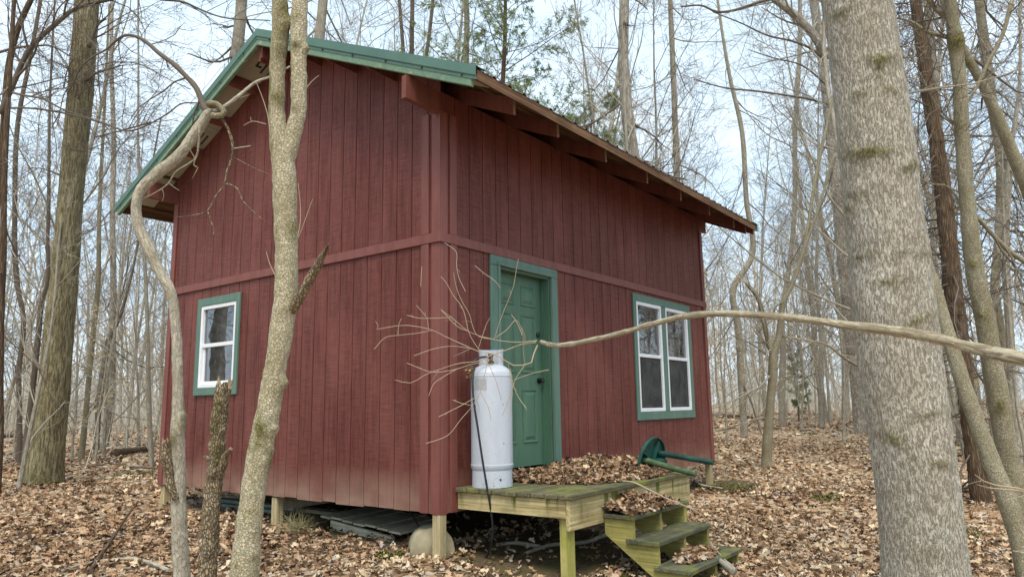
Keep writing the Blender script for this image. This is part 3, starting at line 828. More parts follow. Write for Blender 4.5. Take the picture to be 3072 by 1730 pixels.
    BM().box(X0 + 0.045, X1 - 0.05, RY - 0.043, RY - 0.001, RZ - 0.34, RZ - 0.07).build('ridge_beam', MT['redrough'], dummy)
    for ya, yb in ((0.013, 0.055), (W - 0.075, W - 0.03)):
        BM().box(-0.45 if ya < 1 else -0.40, -0.0005, ya - 0.014, yb, 3.64, 3.86).build('beam_end', MT['redrough'], cabin, 0.003)
        BM().box(L + 0.001, 6.42, ya - 0.014, yb, 3.66, 3.86).build('beam_end', MT['redrough'], cabin, 0.003)
        BM().box(0.08, L - 0.08, ya + 0.06 if ya < 1 else ya - 0.06, yb + 0.06 if ya < 1 else yb - 0.06, 3.64, 3.842).build('eave_beam', MT['redrough'], cabin, 0.003)
roof()

def under_cabin():
    for (x, y) in ((0.045, 0.045), (0.06, 2.41), (0.06, W - 0.08), (L - 0.07, 0.06), (L - 0.07, 2.41), (L - 0.07, W - 0.08), (3.1, 0.25), (3.1, W - 0.2)):
        g = float(gnd(x, y)) - 0.08
        BM().box(x - 0.044, x + 0.044, y - 0.044, y + 0.044, g, -0.0165 if y < 1 and x < 1 else -0.02).build('post', MT['post'], cabin, 0.004)
    for y in (2.46,):
        BM().box(0.115, L - 0.12, y, y + 0.04, -0.165, -0.0205).build('floor_beam', MT['grey'], cabin)
under_cabin()

# ------------------------------------------------------------------ porch and steps
def porch():
    p = empty('porch', 'small mossy wooden porch below the green door', 'porch')
    R = random.Random(5)
    DX0, DX1, DY = 0.165, 2.53, -1.245
    n = 9; wd = (-0.03 - DY) / n
    for k in range(n):
        y0 = DY + k * wd
        BM().box(DX0 + R.uniform(-0.012, 0.012), DX1 + R.uniform(-0.012, 0.012), y0 + 0.005, y0 + wd - 0.005, 0.163 + R.uniform(-.002, .002), 0.20 + R.uniform(-0.003, 0.003)).build('deck_board', MT['deckx'], p, 0.006)
    BM().box(0.20, 0.238, -1.165, -0.03, 0.015, 0.16).build('end_joist', MT['rimy'], p, 0.003)
    BM().box(2.455, 2.493, -1.165, -0.03, 0.015, 0.16).build('end_joist', MT['rimy'], p, 0.003)
    BM().box(0.198, 2.495, -1.206, -1.167, -0.075, 0.16).build('rim_board', MT['rimx'], p, 0.003)
    for x in (0.7, 1.2, 1.7, 2.1):
        BM().box(x, x + 0.038, -1.166, -0.03, 0.02, 0.16).build('joist', MT['grey'], p)
    for x, y in ((0.2, -1.164), (2.365, -1.164)):
        g = float(gnd(x, y)) - 0.12
        BM().box(x + 0.04, x + 0.128, y, y + 0.088, g, 0.014).build('post', MT['gpost'], p, 0.004)
porch()

def steps():
    s = empty('porch_steps', 'mossy open wooden steps leading down from the porch', 'steps')
    x0, x1 = 0.73, 1.78
    tr = [(-1.21, -1.495, 0.0), (-1.415, -1.705, -0.185), (-1.655, -1.975, -0.37)]
    for k, (yb, yf, z) in enumerate(tr):
        BM().box(x0 - 0.03, x1 + 0.03, yf, yb, z - 0.038, z).build('tread', MT['tread'], s, 0.006)
    for x in (x0, (x0 + x1) / 2 - 0.02, x1 - 0.04):
        prof = [(-1.2065, -0.0385), (-1.47, -0.0385), (-1.47, -0.2235), (-1.685, -0.2235), (-1.685, -0.4085), (-1.95, -0.4085), (-1.95, -0.62), (-1.86, -0.62), (-1.2065, -0.17)]
        BM().prism(prof, x, x + 0.04, 0).build('stringer', MT['string'], s, 0.002)
steps()

# ------------------------------------------------------------------ propane tank, hose
def tank():
    c = (0.40, -0.265, 0.2025)
    t = empty('propane_tank', 'tall white propane tank standing on the porch beside the door', 'propane tank', loc=c)
    r = 0.187
    prof = [(r - 0.006, 0.14), (r - 0.012, 0.149)]
    prof = [(0.01, 0.12), (r - 0.045, 0.125), (r - 0.014, 0.137), (r - 0.003, 0.155), (r + 0.003, 0.175), (r + 0.0045, 0.187), (r + 0.0045, 0.194), (r, 0.197), (r, 0.96), (r + 0.003, 0.963), (r + 0.003, 0.972), (r - 0.001, 0.976)]
    for k in range(1, 11):
        a = pi / 2 * k / 10; prof.append(((r - 0.001) * cos(a) + 0.002, 0.978 + 0.105 * sin(a)))
    BM().lathe(prof, 56).build('body', MT['tank'], t, smooth=35)
    fr = BM().lathe([(r - 0.012, 0.0), (r - 0.006, 0.0), (r - 0.008, 0.142), (r - 0.014, 0.142)], 56)
    fr.build('foot_ring', MT['tank'], t, smooth=35)
    for a in (-118, -158, -60):
        a = radians(a); q = r - 0.0055
        h = BM().tube([(q * cos(a), q * sin(a), 0.07), ((q + 0.003) * cos(a), (q + 0.003) * sin(a), 0.07)], 0.009, 10); h.build('drain_hole', MT['ink'], t)
    # collar with an opening towards the front
    n = 40; col = BM(); v = []; f = []
    for k in range(n + 1):
        a = radians(-105 + 300 * k / n); rr = 0.112
        top = 1.215 if (40 < 300 * k / n < 245) else 1.2
        for q in (rr, rr - 0.005):
            v += [(q * cos(a), q * sin(a), 1.055), (q * cos(a), q * sin(a), top)]
    for k in range(n):
        i = 4 * k
        f += [(i, i + 4, i + 5, i + 1), (i + 2, i + 3, i + 7, i + 6), (i + 1, i + 5, i + 7, i + 3)]
    f += [(0, 1, 3, 2), (4 * n, 4 * n + 2, 4 * n + 3, 4 * n + 1)]
    col.add(v, f).build('collar', MT['tank'], t, smooth=35)
    va = BM().lathe([(0.03, 1.075), (0.03, 1.10), (0.018, 1.105), (0.018, 1.15), (0.026, 1.155), (0.026, 1.175), (0.008, 1.18)], 20)
    va.tube([(0, 0, 1.125), (-0.06, -0.05, 1.125)], 0.014, 10); va.tube([(-0.06, -0.05, 1.125), (-0.10, -0.08, 1.12)], 0.02, 6)
    va.build('valve', MT['brass'], t, smooth=40)
    # label wrapped on the body, towards the camera's left
    n = 10; v = []; f = []
    for k in range(n + 1):
        a = radians(-214 + 60 * k / n); q = r + 0.0012
        v += [(q * cos(a), q * sin(a), 0.84), (q * cos(a), q * sin(a), 0.945)]
    for k in range(n): f.append((2 * k, 2 * k + 2, 2 * k + 3, 2 * k + 1))
    BM().add(v, f).build('label_sticker', MT['label'], t, smooth=True)
    return c
TANK = tank()
def catmull(P, n=8):
    """smooth curve through points, tangents weighted by chord length (no overshoot where spacing is uneven)"""
    P = np.asarray(P, float)
    if len(P) < 3:
        return np.array([P[0] + (P[-1] - P[0]) * t for t in np.linspace(0, 1, n + 1)])
    h = np.maximum(np.linalg.norm(np.diff(P[:, :3], axis=0), axis=1), 1e-6); s = np.diff(P, axis=0) / h[:, None]
    m = np.empty_like(P); m[0], m[-1] = s[0], s[-1]
    w0, w1 = h[1:, None], h[:-1, None]; m[1:-1] = (s[:-1] * w0 + s[1:] * w1) / (w0 + w1)
    out = []
    for i in range(len(P) - 1):
        for t in np.linspace(0, 1, n, endpoint=False):
            a = 2 * t ** 3 - 3 * t ** 2 + 1; b = t ** 3 - 2 * t ** 2 + t; c = -2 * t ** 3 + 3 * t ** 2; d = t ** 3 - t ** 2
            out.append(a * P[i] + b * h[i] * m[i] + c * P[i + 1] + d * h[i] * m[i + 1])
    out.append(P[-1]); return np.array(out)
def hose():
    px = PX([('A5', (668, 385), (661, 460), (667, 570), (685, 690), (710, 860), (735, 1010), (755, 1130), (763, 1220), (752, 1300), (722, 1358))])
    dep = [6.30, 6.24, 6.19, 6.16, 6.12, 6.10, 6.10, 6.12, 6.2, 6.32]
    P = [pt(x, y, d) for (x, y), d in zip(px, dep)]
    e = np.array(P[-1]); P.append(e + np.array([0.12, 0.25, -0.03]))
    top = np.array([TANK[0] - 0.11, TANK[1] - 0.08, TANK[2] + 1.13])
    P = [top, top + np.array([-0.09, 0.02, 0.0]), np.array(P[0]) + np.array([0, 0, 0.03])] + P
    BM().tube(catmull(P, 8), 0.0095, 10).build('gas_hose', MT['rubber'], smooth=True, label='black rubber hose hanging from the white tank to the ground', cat='hose')
hose()

# ------------------------------------------------------------------ toppled table
def table():
    rt = CR * 1.0; rt = np.array([rt[0], rt[1], 0]); rt /= np.linalg.norm(rt)
    vw = np.array([CF[0], CF[1], 0]); vw /= np.linalg.norm(vw)
    n = rt * 0.76 - vw * 0.62; n[2] = -0.20; n /= np.linalg.norm(n)     # the way the legs point
    a = vw * 0.76 + rt * 0.62; a = a - n * (a @ n); a /= np.linalg.norm(a)
    b = np.cross(n, a)
    if b[2] < 0: b = -b
    C0 = pt(1948, 1388, 7.55)
    t = empty('plastic_table', 'green plastic round table toppled on its rim at the porch end', 'table')
    def P(u, v, h): return tuple(C0 + a * u + b * max(v, -0.085) + n * h)
    R = 0.28; N = 56
    top = BM(); prof = [(0.001, 0), (R - 0.012, 0.0), (R, 0.008), (R, 0.042), (R - 0.008, 0.042), (R - 0.012, 0.014), (0.001, 0.012)]
    v = []; f = []
    for r, h in prof:
        for k in range(N): v.append(P(r * cos(2 * pi * k / N), r * sin(2 * pi * k / N), h))
    for i in range(len(prof) - 1):
        for k in range(N): f.append((i * N + k, i * N + (k + 1) % N, (i + 1) * N + (k + 1) % N, (i + 1) * N + k))
    top.add(v, f).build('table_top', MT['plastic'], t, smooth=40)
    for q in (75, 150, 20):
        q = radians(q); rb = BM(); d = np.array([cos(q), sin(q)]); e = np.array([-sin(q), cos(q)]) * 0.004
        vv = []
        for h in (0.012, 0.055):
            for s, w2 in ((0.0, -1), (1, -1), (1, 1), (0.0, 1)):
                pp = d * s * 0.245 + e * w2; vv.append(P(pp[0], pp[1], h))
        rb.hexa(vv).build('rib', MT['plastic'], t)
    # brace between the legs
    vv = [P(u, 0.035 + 0.02 * s2, h) for h in (0.03, 0.12) for u, s2 in ((-0.12, -1), (0.16, -1), (0.16, 1), (-0.12, 1))]
    BM().hexa(vv).build('brace', MT['plastic'], t)
    for (u0, v0, u1, v1, ln, mt, r0) in ((-0.15, 0.045, -0.19, 0.05, 0.60, 'dirtyplastic', 0.030), (0.15, 0.10, 0.19, 0.14, 0.60, 'plastic', 0.030)):
        pts = [P(u0 + (u1 - u0) * s, v0 + (v1 - v0) * s, 0.012 + ln * s) for s in np.linspace(0, 1, 6)]
        BM().tube(pts, [r0 * 1.15, r0, r0, r0 * 0.97, r0 * 0.93, r0 * 0.9], 12).build('leg', MT[mt], t, smooth=40)
table()

# ------------------------------------------------------------------ things under the cabin
def under_things():
    # low slatted platform
    pl = empty('slatted_platform', 'low grey slatted wooden platform under the cabin', 'platform')
    a = gpix(815 * 1.1925, 1318 * 1.1925); b = gpix(1025 * 1.1925, 1372 * 1.1925)
    x0, y0, y1 = 0.30, 0.78, 2.0
    zg = float(gnd(0.3, 1.3))
    for k in range(7):
        yy = y0 + (y1 - y0) * k / 7
        bz = lambda y: zg + 0.015 + 0.006 * (k % 3) + 0.07 * (y - y0) / (y1 - y0) + 0.05
        ya, yb = yy + 0.008, yy + (y1 - y0) / 7 - 0.008
        BM().hexa([(x0, ya, bz(ya)), (x0 + .7, ya, bz(ya) + .02), (x0 + .7, yb, bz(yb) + .02), (x0, yb, bz(yb)), (x0, ya, bz(ya) + .02), (x0 + .7, ya, bz(ya) + .04), (x0 + .7, yb, bz(yb) + .04), (x0, yb, bz(yb) + .02)]).build('slat', MT['grey'], pl)
    BM().hexa([(x0 + .02, y0 + .15, zg - .05), (x0 + .06, y0 + .15, zg - .05), (x0 + .06, y1 - .15, zg - .03), (x0 + .02, y1 - .15, zg - .03), (x0 + .02, y0 + .15, zg + .03), (x0 + .06, y0 + .15, zg + .03), (x0 + .06, y1 - .15, zg + .115), (x0 + .02, y1 - .15, zg + .115)]).build('bearer', MT['grey'], pl)
    # rounded block behind the corner post
    c = np.array([0.165, 0.255]); z = float(gnd(*c)) - 0.06
    bm = BM(); n = 14; R = 0.185; prof = [(-R * 1.0, 0.0)] + [(R * 1.05 * cos(pi - pi * k / n), 0.12 + 0.19 * sin(pi - pi * k / n)) for k in range(n + 1)] + [(R, 0.0)]
    v = []; d1 = np.array([0.77, -0.63]); d2 = np.array([0.63, 0.77])
    for s in (-0.13, 0.13):
        for p, q in prof:
            w2 = 1 + 0.05 * sin(p * 23 + s * 9); xy = c + d1 * p * w2 + d2 * s; v.append((xy[0], xy[1], z + q * (1 + 0.03 * sin(p * 31))))
    m = len(prof); f = [(i, (i + 1) % m, m + (i + 1) % m, m + i) for i in range(m)] + [tuple(range(m))[::-1], tuple(range(m, 2 * m))]
    bm.add(v, f).build('stone_block', MT['stone'], bevel=0.015, smooth=50, label='rounded tan stone block behind the near corner post of the cabin', cat='stone')
    # boards lying below the far part of the gable wall
    for k, (x, y0, y1, h, mt) in enumerate(((0.45, 2.9, 4.5, 0.0, 'bluegrey'), (0.50, 2.75, 4.4, 0.045, 'bluegrey'), (0.7, 2.2, 4.3, 0.0, 'grey'), (0.95, 2.6, 4.5, 0.09, 'grey'))):
        z = float(gnd(x, 3.6)) + 0.01 + h
        lab = ['blue-grey board flat on the ground under the far end of the gable wall', 'blue-grey board lying on top of another one under the gable wall',
               'grey board deep under the cabin behind the blue-grey boards', 'raised grey board farthest under the cabin'][k]
        BM().box(x, x + 0.14, y0, y1, z, z + 0.038).build('loose_board', MT[mt], bevel=0.003, label=lab, cat='board', group='boards stored under the cabin')
    # a black cable hanging from the floor
    P = [(0.55, 0.95, -0.03), (0.50, 0.82, -0.15), (0.42, 0.62, -0.28), (0.36, 0.48, -0.36)]
    BM().tube(catmull(P, 6), 0.007, 8).build('cable', MT['rubber'], smooth=True, label='thin black cable dangling under the cabin floor near the stone block', cat='cable')
under_things()

# ------------------------------------------------------------------ trees: tubes and growth
def unit(v): return v / (np.linalg.norm(v, axis=-1, keepdims=True) + 1e-9)
def tubes(pts, rad, S, tip=True, seed=0):
    """pts (B,n,3), rad (B,n) -> V, quads, uv"""
    B, n, _ = pts.shape
    T = np.empty_like(pts); T[:, 1:-1] = pts[:, 2:] - pts[:, :-2]; T[:, 0] = pts[:, 1] - pts[:, 0]; T[:, -1] = pts[:, -1] - pts[:, -2]
    T = unit(T)
    ref = unit(np.cross(unit(pts[:, -1] - pts[:, 0]), np.array([0.3, 0.5, 0.8])))[:, None, :]
    a = unit(ref - T * (ref * T).sum(-1, keepdims=True)); b = np.cross(T, a)
    th = 2 * pi * np.arange(S) / S
    V = pts[:, :, None] + rad[:, :, None, None] * (a[:, :, None] * np.cos(th)[:, None] + b[:, :, None] * np.sin(th)[:, None])
    i = np.arange(B * n * S).reshape(B, n, S); j = np.roll(i, -1, 2)
    F = np.stack([i[:, :-1], j[:, :-1], j[:, 1:], i[:, 1:]], -1).reshape(-1, 4)
    ln = np.concatenate([np.zeros((B, 1)), np.cumsum(np.linalg.norm(np.diff(pts, axis=1), axis=-1), 1)], 1)
    cu = 2 * pi * rad.mean(1)
    u0 = th[None, None, :] / (2 * pi) * cu[:, None, None] + np.zeros((B, n, S)); u1 = u0 + cu[:, None, None] / S
    vv = ln[:, :, None] + np.zeros((B, n, S))
    UV = np.stack([np.stack([u0[:, :-1], vv[:, :-1]], -1), np.stack([u1[:, :-1], vv[:, :-1]], -1), np.stack([u1[:, 1:], vv[:, 1:]], -1), np.stack([u0[:, 1:], vv[:, 1:]], -1)], 3).reshape(-1, 4, 2)
    return V.reshape(-1, 3), F, UV
def tube_mesh(name, batches, mats):
    Vs, Fs, Us, o = [], [], [], 0
    for pts, rad, S in batches:
        if len(pts) == 0: continue
        V, F, U = tubes(pts, rad, S); Vs.append(V); Fs.append(F + o); Us.append(U); o += len(V)
    return arr_mesh(name, np.concatenate(Vs), [np.concatenate(Fs)], [np.concatenate(Us)], mats=mats)

def sprout(pts, rad, C, rg, t0=0.2, ang=(35, 65), lr=(0.35, 0.6), rr=0.55, n=5, wander=0.12, up=0.06, rmin=0.002, lmin=0.0, absl=None):
    """children of a batch of branches: C each"""
    B, m, _ = pts.shape
    L0 = np.linalg.norm(np.diff(pts, axis=1), axis=-1).sum(1)
    t = t0 + (1 - t0) * (np.arange(C)[None] + rg.random((B, C))) / C
    q = t * (m - 1); i = np.minimum(q.astype(int), m - 2); f = (q - i)[..., None]
    bi = np.arange(B)[:, None]
    P = pts[bi, i] * (1 - f) + pts[bi, i + 1] * f
    D = unit(pts[bi, i + 1] - pts[bi, i])
    R = (rad[bi, i] * (1 - f[..., 0]) + rad[bi, i + 1] * f[..., 0]) * rr * rg.uniform(0.7, 1.1, (B, C))
    x = unit(np.cross(D, rg.normal(size=(B, C, 3)))); A = np.radians(rg.uniform(*ang, (B, C)))[..., None]
    D = unit(D * np.cos(A) + x * np.sin(A))
    Ln = L0[:, None] * rg.uniform(*lr, (B, C)) * (1.15 - 0.65 * t) if absl is None else rg.uniform(*absl, (B, C))
    Ln = np.maximum(Ln, lmin)
    P, D, R, Ln = P.reshape(-1, 3), D.reshape(-1, 3), np.maximum(R.reshape(-1), rmin), Ln.reshape(-1)
    return walk(P, D, Ln, R, rg, n, wander, up)
def walk(P, D, Ln, R, rg, n, wander, up, taper=0.7):
    B = len(P); out = np.empty((B, n, 3)); out[:, 0] = P; st = (Ln / (n - 1))[:, None]
    for k in range(1, n):
        D = unit(D + rg.normal(size=(B, 3)) * wander + np.array([0, 0, up])); out[:, k] = out[:, k - 1] + D * st
    rad = R[:, None] * (1 - taper * np.linspace(0, 1, n)[None])
    return out, rad

def bare_tree(seed, H, r, limbs, t0, br=5, tw=5, tl=3, ang=(32, 62), lean=0.02, lr=(0.22, 0.38), up=0.07, fork=False, thin=1.0):
    """trunk batch list, crown batch list"""
    rg = np.random.default_rng(seed)
    tp, tr = walk(np.zeros((1, 3)) + np.array([0, 0, -0.15]), unit(np.array([[rg.normal() * lean, rg.normal() * lean, 1.0]])), np.array([H]), np.array([r]), rg, 16, 0.035, 0.02, 0.86)
    tr[0, 0] *= 1.35; tr[0, 1] *= 1.05
    l = sprout(tp, tr, limbs, rg, t0, ang, lr, 0.48, 8, 0.11, up)
    b = sprout(*l, br, rg, 0.15, (30, 60), (0.35, 0.6), 0.55, 6, 0.15, 0.05, 0.005 * thin)
    t = sprout(*b, tw, rg, 0.12, (28, 60), (0.35, 0.65), 0.6, 4, 0.17, 0.04, 0.0048 * thin)
    crown = [(*l, 5), (*b, 4), (*t, 3)]
    if tl:
        s = sprout(*t, tl, rg, 0.1, (25, 60), (0.4, 0.8), 0.7, 3, 0.2, 0.03, 0.0038 * thin, 0.12)
        crown.append((*s, 3))
    return [(tp, tr, 10)], crown

PROTO = []
def protos():
    for k in range(4): PROTO.append(('tall', *bare_tree(100 + k, 17 + 2 * k, 0.11 + 0.018 * k, 18, 0.22, 6, 6, 3)))
    for k in range(4): PROTO.append(('slim', *bare_tree(200 + k, 10 + 1.2 * k, 0.05 + 0.009 * k, 20, 0.14, 6, 6, 3, lr=(0.2, 0.36), lean=0.06)))
    for k in range(4): PROTO.append(('sapling', *bare_tree(300 + k, 4.5 + 0.8 * k, 0.024 + 0.004 * k, 16, 0.10, 5, 5, 2, lr=(0.22, 0.42), lean=0.10, up=0.05, thin=0.8)))
    out = {}
    for i, (kind, tb, cb) in enumerate(PROTO):
        bm = MT['bark_far'] if i % 3 else MT['bark_white'] if kind != 'sapling' else MT['twig']
        out.setdefault(kind, []).append((tube_mesh('trunk', tb, [bm]), tube_mesh('crown', cb, [MT['twig'] if kind == 'sapling' or i % 2 else MT['twigdark']])))
    return out
TREES = protos()
def place_tree(kind, i, x, y, sc, rot, name, label, group):
    tm, cm = TREES[kind][i % len(TREES[kind])]
    e = empty(name, label, 'tree', group, (x, y, float(gnd(x, y))))
    e.rotation_euler = (0, 0, rot); e.scale = (sc, sc, sc)
    link('trunk', tm, e); link('crown', cm, e)
    return e

# ------------------------------------------------------------------ trees: the ones that stand out
def px_of(P):
    d = P - CAM; z = d @ CF
    return np.stack([1536 + FPX * (d @ CR) / z, 865 - FPX * (d @ CU) / z], -1)
def resample(P, R, n):
    Q = catmull(np.column_stack([P, R]), 12)
    s = np.concatenate([[0], np.cumsum(np.linalg.norm(np.diff(Q[:, :3], axis=0), axis=1))])
    t = np.linspace(0, s[-1], n)
    out = np.stack([np.interp(t, s, Q[:, k]) for k in range(4)], -1)
    return out[:, :3], np.maximum(out[:, 3], 0.002)
def trunk_mesh(P, R, S, mat, seglen=0.03, lumps=0.03, lscale=4.0, fine=0.0, fscale=30, flare=0.0, scars=(), jag=0.0, knobs=()):
    """a limb along P (top to bottom or bottom to top) with a rough surface; scars darken spots given in photograph pixels"""
    ln = np.linalg.norm(np.diff(P, axis=0), axis=1).sum(); n = max(8, int(ln / seglen))
    P, R = resample(P, R, n)
    T = unit(np.gradient(P, axis=0)); back = unit(P - CAM)
    a = unit(back - T * (back * T).sum(-1, keepdims=True)); b = np.cross(T, a)     # the seam is on the far side
    th = 2 * pi * np.arange(S) / S
    dirs = a[:, None] * np.cos(th)[:, None] + b[:, None] * np.sin(th)[:, None]
    base = P[:, None] + R[:, None, None] * dirs
    dr = lumps * vnoise(base, lscale) + 0.5 * lumps * vnoise(base + 7, lscale * 2.3)
    rr = R[:, None] * (1 + dr)
    if fine: rr = rr + fine * vnoise(base * np.array([1, 1, 0.5]), fscale)
    if flare:
        zb = P[:, 2] - P[-1, 2]; k = np.exp(-np.clip(zb, 0, 9) / 0.28)
        rr = rr * (1 + flare * k[:, None] * (0.55 + 0.45 * np.cos(th * 5 + 0.7)[None]))
    V = P[:, None] + rr[..., None] * dirs
    tone = np.zeros(V.shape[:2])
    if len(scars) or len(knobs):
        q = px_of(V.reshape(-1, 3)).reshape(n, S, 2); face = (dirs * back[:, None]).sum(-1) < 0.3
        for reg, x, y, sx, sy, am, rot in scars:
            ox, oy = REG[reg]; dx = q[..., 0] - (ox + x * RS); dy = q[..., 1] - (oy + y * RS)
            c, s = cos(radians(rot)), sin(radians(rot)); u = (dx * c + dy * s) / (1.1 * sx * RS); v = (-dx * s + dy * c) / (1.45 * sy * RS)
            tone = np.maximum(tone, am * np.exp(-(u * u + v * v)) * face)
            V += (0.012 * am * np.exp(-(u * u + v * v)) * face)[..., None] * dirs
        for reg, x, y, sz, h in knobs:
            ox, oy = REG[reg]; dx = (q[..., 0] - (ox + x * RS)) / (sz * RS); dy = (q[..., 1] - (oy + y * RS)) / (sz * RS)
            g = np.exp(-(dx * dx + dy * dy)) * (face | True)
            V += (h * g * (dirs @ np.array([0, 0, 0]) + 1))[..., None] * dirs * face[..., None]
    if jag:
        k = np.arange(n)[:, None]; w2 = np.clip(1 - k / max(4, int(0.16 / seglen)), 0, 1)
        V = V + (T * -1)[:, None] * (w2 * jag * vnoise(dirs * 2.2 + np.array([3, 1, 5]), 1.7))[..., None]
    i = np.arange(n * S).reshape(n, S); j = np.roll(i, -1, 1)
    F = np.stack([i[:-1], i[1:], j[1:], j[:-1]], -1).reshape(-1, 4)
    s = np.concatenate([[0], np.cumsum(np.linalg.norm(np.diff(P, axis=0), axis=1))])
    cu = 2 * pi * R.mean(); u0 = np.broadcast_to(th / (2 * pi) * cu, (n, S)); u1 = u0 + cu / S; vv = np.broadcast_to(s[:, None], (n, S))
    UV = np.stack([np.stack([u0[:-1], vv[:-1]], -1), np.stack([u0[1:], vv[1:]], -1), np.stack([u1[1:], vv[1:]], -1), np.stack([u1[:-1], vv[:-1]], -1)], 2).reshape(-1, 4, 2)
    VV = np.concatenate([V.reshape(-1, 3), [P[0] + T[0] * (0.02 if not jag else 0.05), P[-1]]]); c0 = n * S
    tr = np.concatenate([np.stack([np.full(S, c0), i[0], j[0]], -1), np.stack([np.full(S, c0 + 1), j[-1], i[-1]], -1)])
    tu = np.concatenate([np.stack([np.stack([u0[0], vv[0]], -1)] * 3, 1), np.stack([np.stack([u0[-1], vv[-1]], -1)] * 3, 1)])
    return arr_mesh('trunk', VV, [F, tr], [UV, tu], attr=np.concatenate([tone.ravel(), [0, 0]]), mats=[mat])

def path(spec, widths, d, up=0.0, down=True, upr=0.6):
    """photograph path (top to bottom) at depth d -> points, radii; goes on to the ground and, with up, above the picture"""
    px = PX(spec); d = np.broadcast_to(np.asarray(d, float), (len(px),))
    P = np.array([pt(x, y, k) for (x, y), k in zip(px, d)]); R = np.asarray(widths, float) * RS * d / FPX / 2
    R = R * np.cos(np.arctan((px[:, 0] - 1536) / FPX))          # a round trunk off the view axis looks wider than it is
    if up:
        t = P[0] - P[1]; t /= np.linalg.norm(t); t = unit(t * 0.6 + np.array([0, 0, 0.5]))
        E = [P[0] + t * up, P[0] + t * up * 0.5]; P = np.vstack([E, P]); R = np.concatenate([[R[0] * (1 - upr) + 0.004, R[0] * (1 - upr * 0.45)], R])
    if down:
        t = P[-1] - P[-2]; t /= np.linalg.norm(t); t = unit(t * 0.5 + np.array([0, 0, -0.5]))
        z = float(gnd(P[-1][0], P[-1][1])) - 0.12
        if P[-1][2] > z + 0.02:
            k = (P[-1][2] - z) / -t[2]; P = np.vstack([P, P[-1] + t * k]); R = np.append(R, R[-1] * 1.06)
    return P, R
def depth_at(reg, x, y):
    ox, oy = REG[reg]; g = gpix(ox + x * RS, oy + y * RS); return float((g - CAM) @ CF)

def limb_batch(P, R, n=12):
    p, r = resample(P, R, n); return p[None], r[None]

def twiggy(limbs, seed, C=(6, 5, 3), absl=None, up=0.05, lr=(0.3, 0.55), rr=0.5, thin=1.0, t0=0.1):
    """twigs on a list of (P,R) limbs -> tube batches"""
    rg = np.random.default_rng(seed); out = []
    for P, R in limbs:
        l = limb_batch(P, R)
        b = sprout(*l, C[0], rg, t0, (30, 70), lr, rr, 6, 0.16, up, 0.004 * thin, 0.0, absl)
        t = sprout(*b, C[1], rg, 0.1, (28, 62), (0.35, 0.65), 0.6, 4, 0.18, up * 0.6, 0.003 * thin)
        out += [(*b, 4), (*t, 3)]
        if C[2]: out.append((*sprout(*t, C[2], rg, 0.1, (25, 60), (0.4, 0.8), 0.7, 3, 0.2, 0.03, 0.0022 * thin, 0.08), 3))
    return out

def tree_thing(name, label, group=None, loc=(0, 0, 0), cat='tree'): return empty(name, label, cat, group)
def add_limb(par, name, P, R, mat, S=10, seglen=0.03, **kw):
    me = trunk_mesh(P, R, S, mat, seglen, **kw); return link(name, me, par)

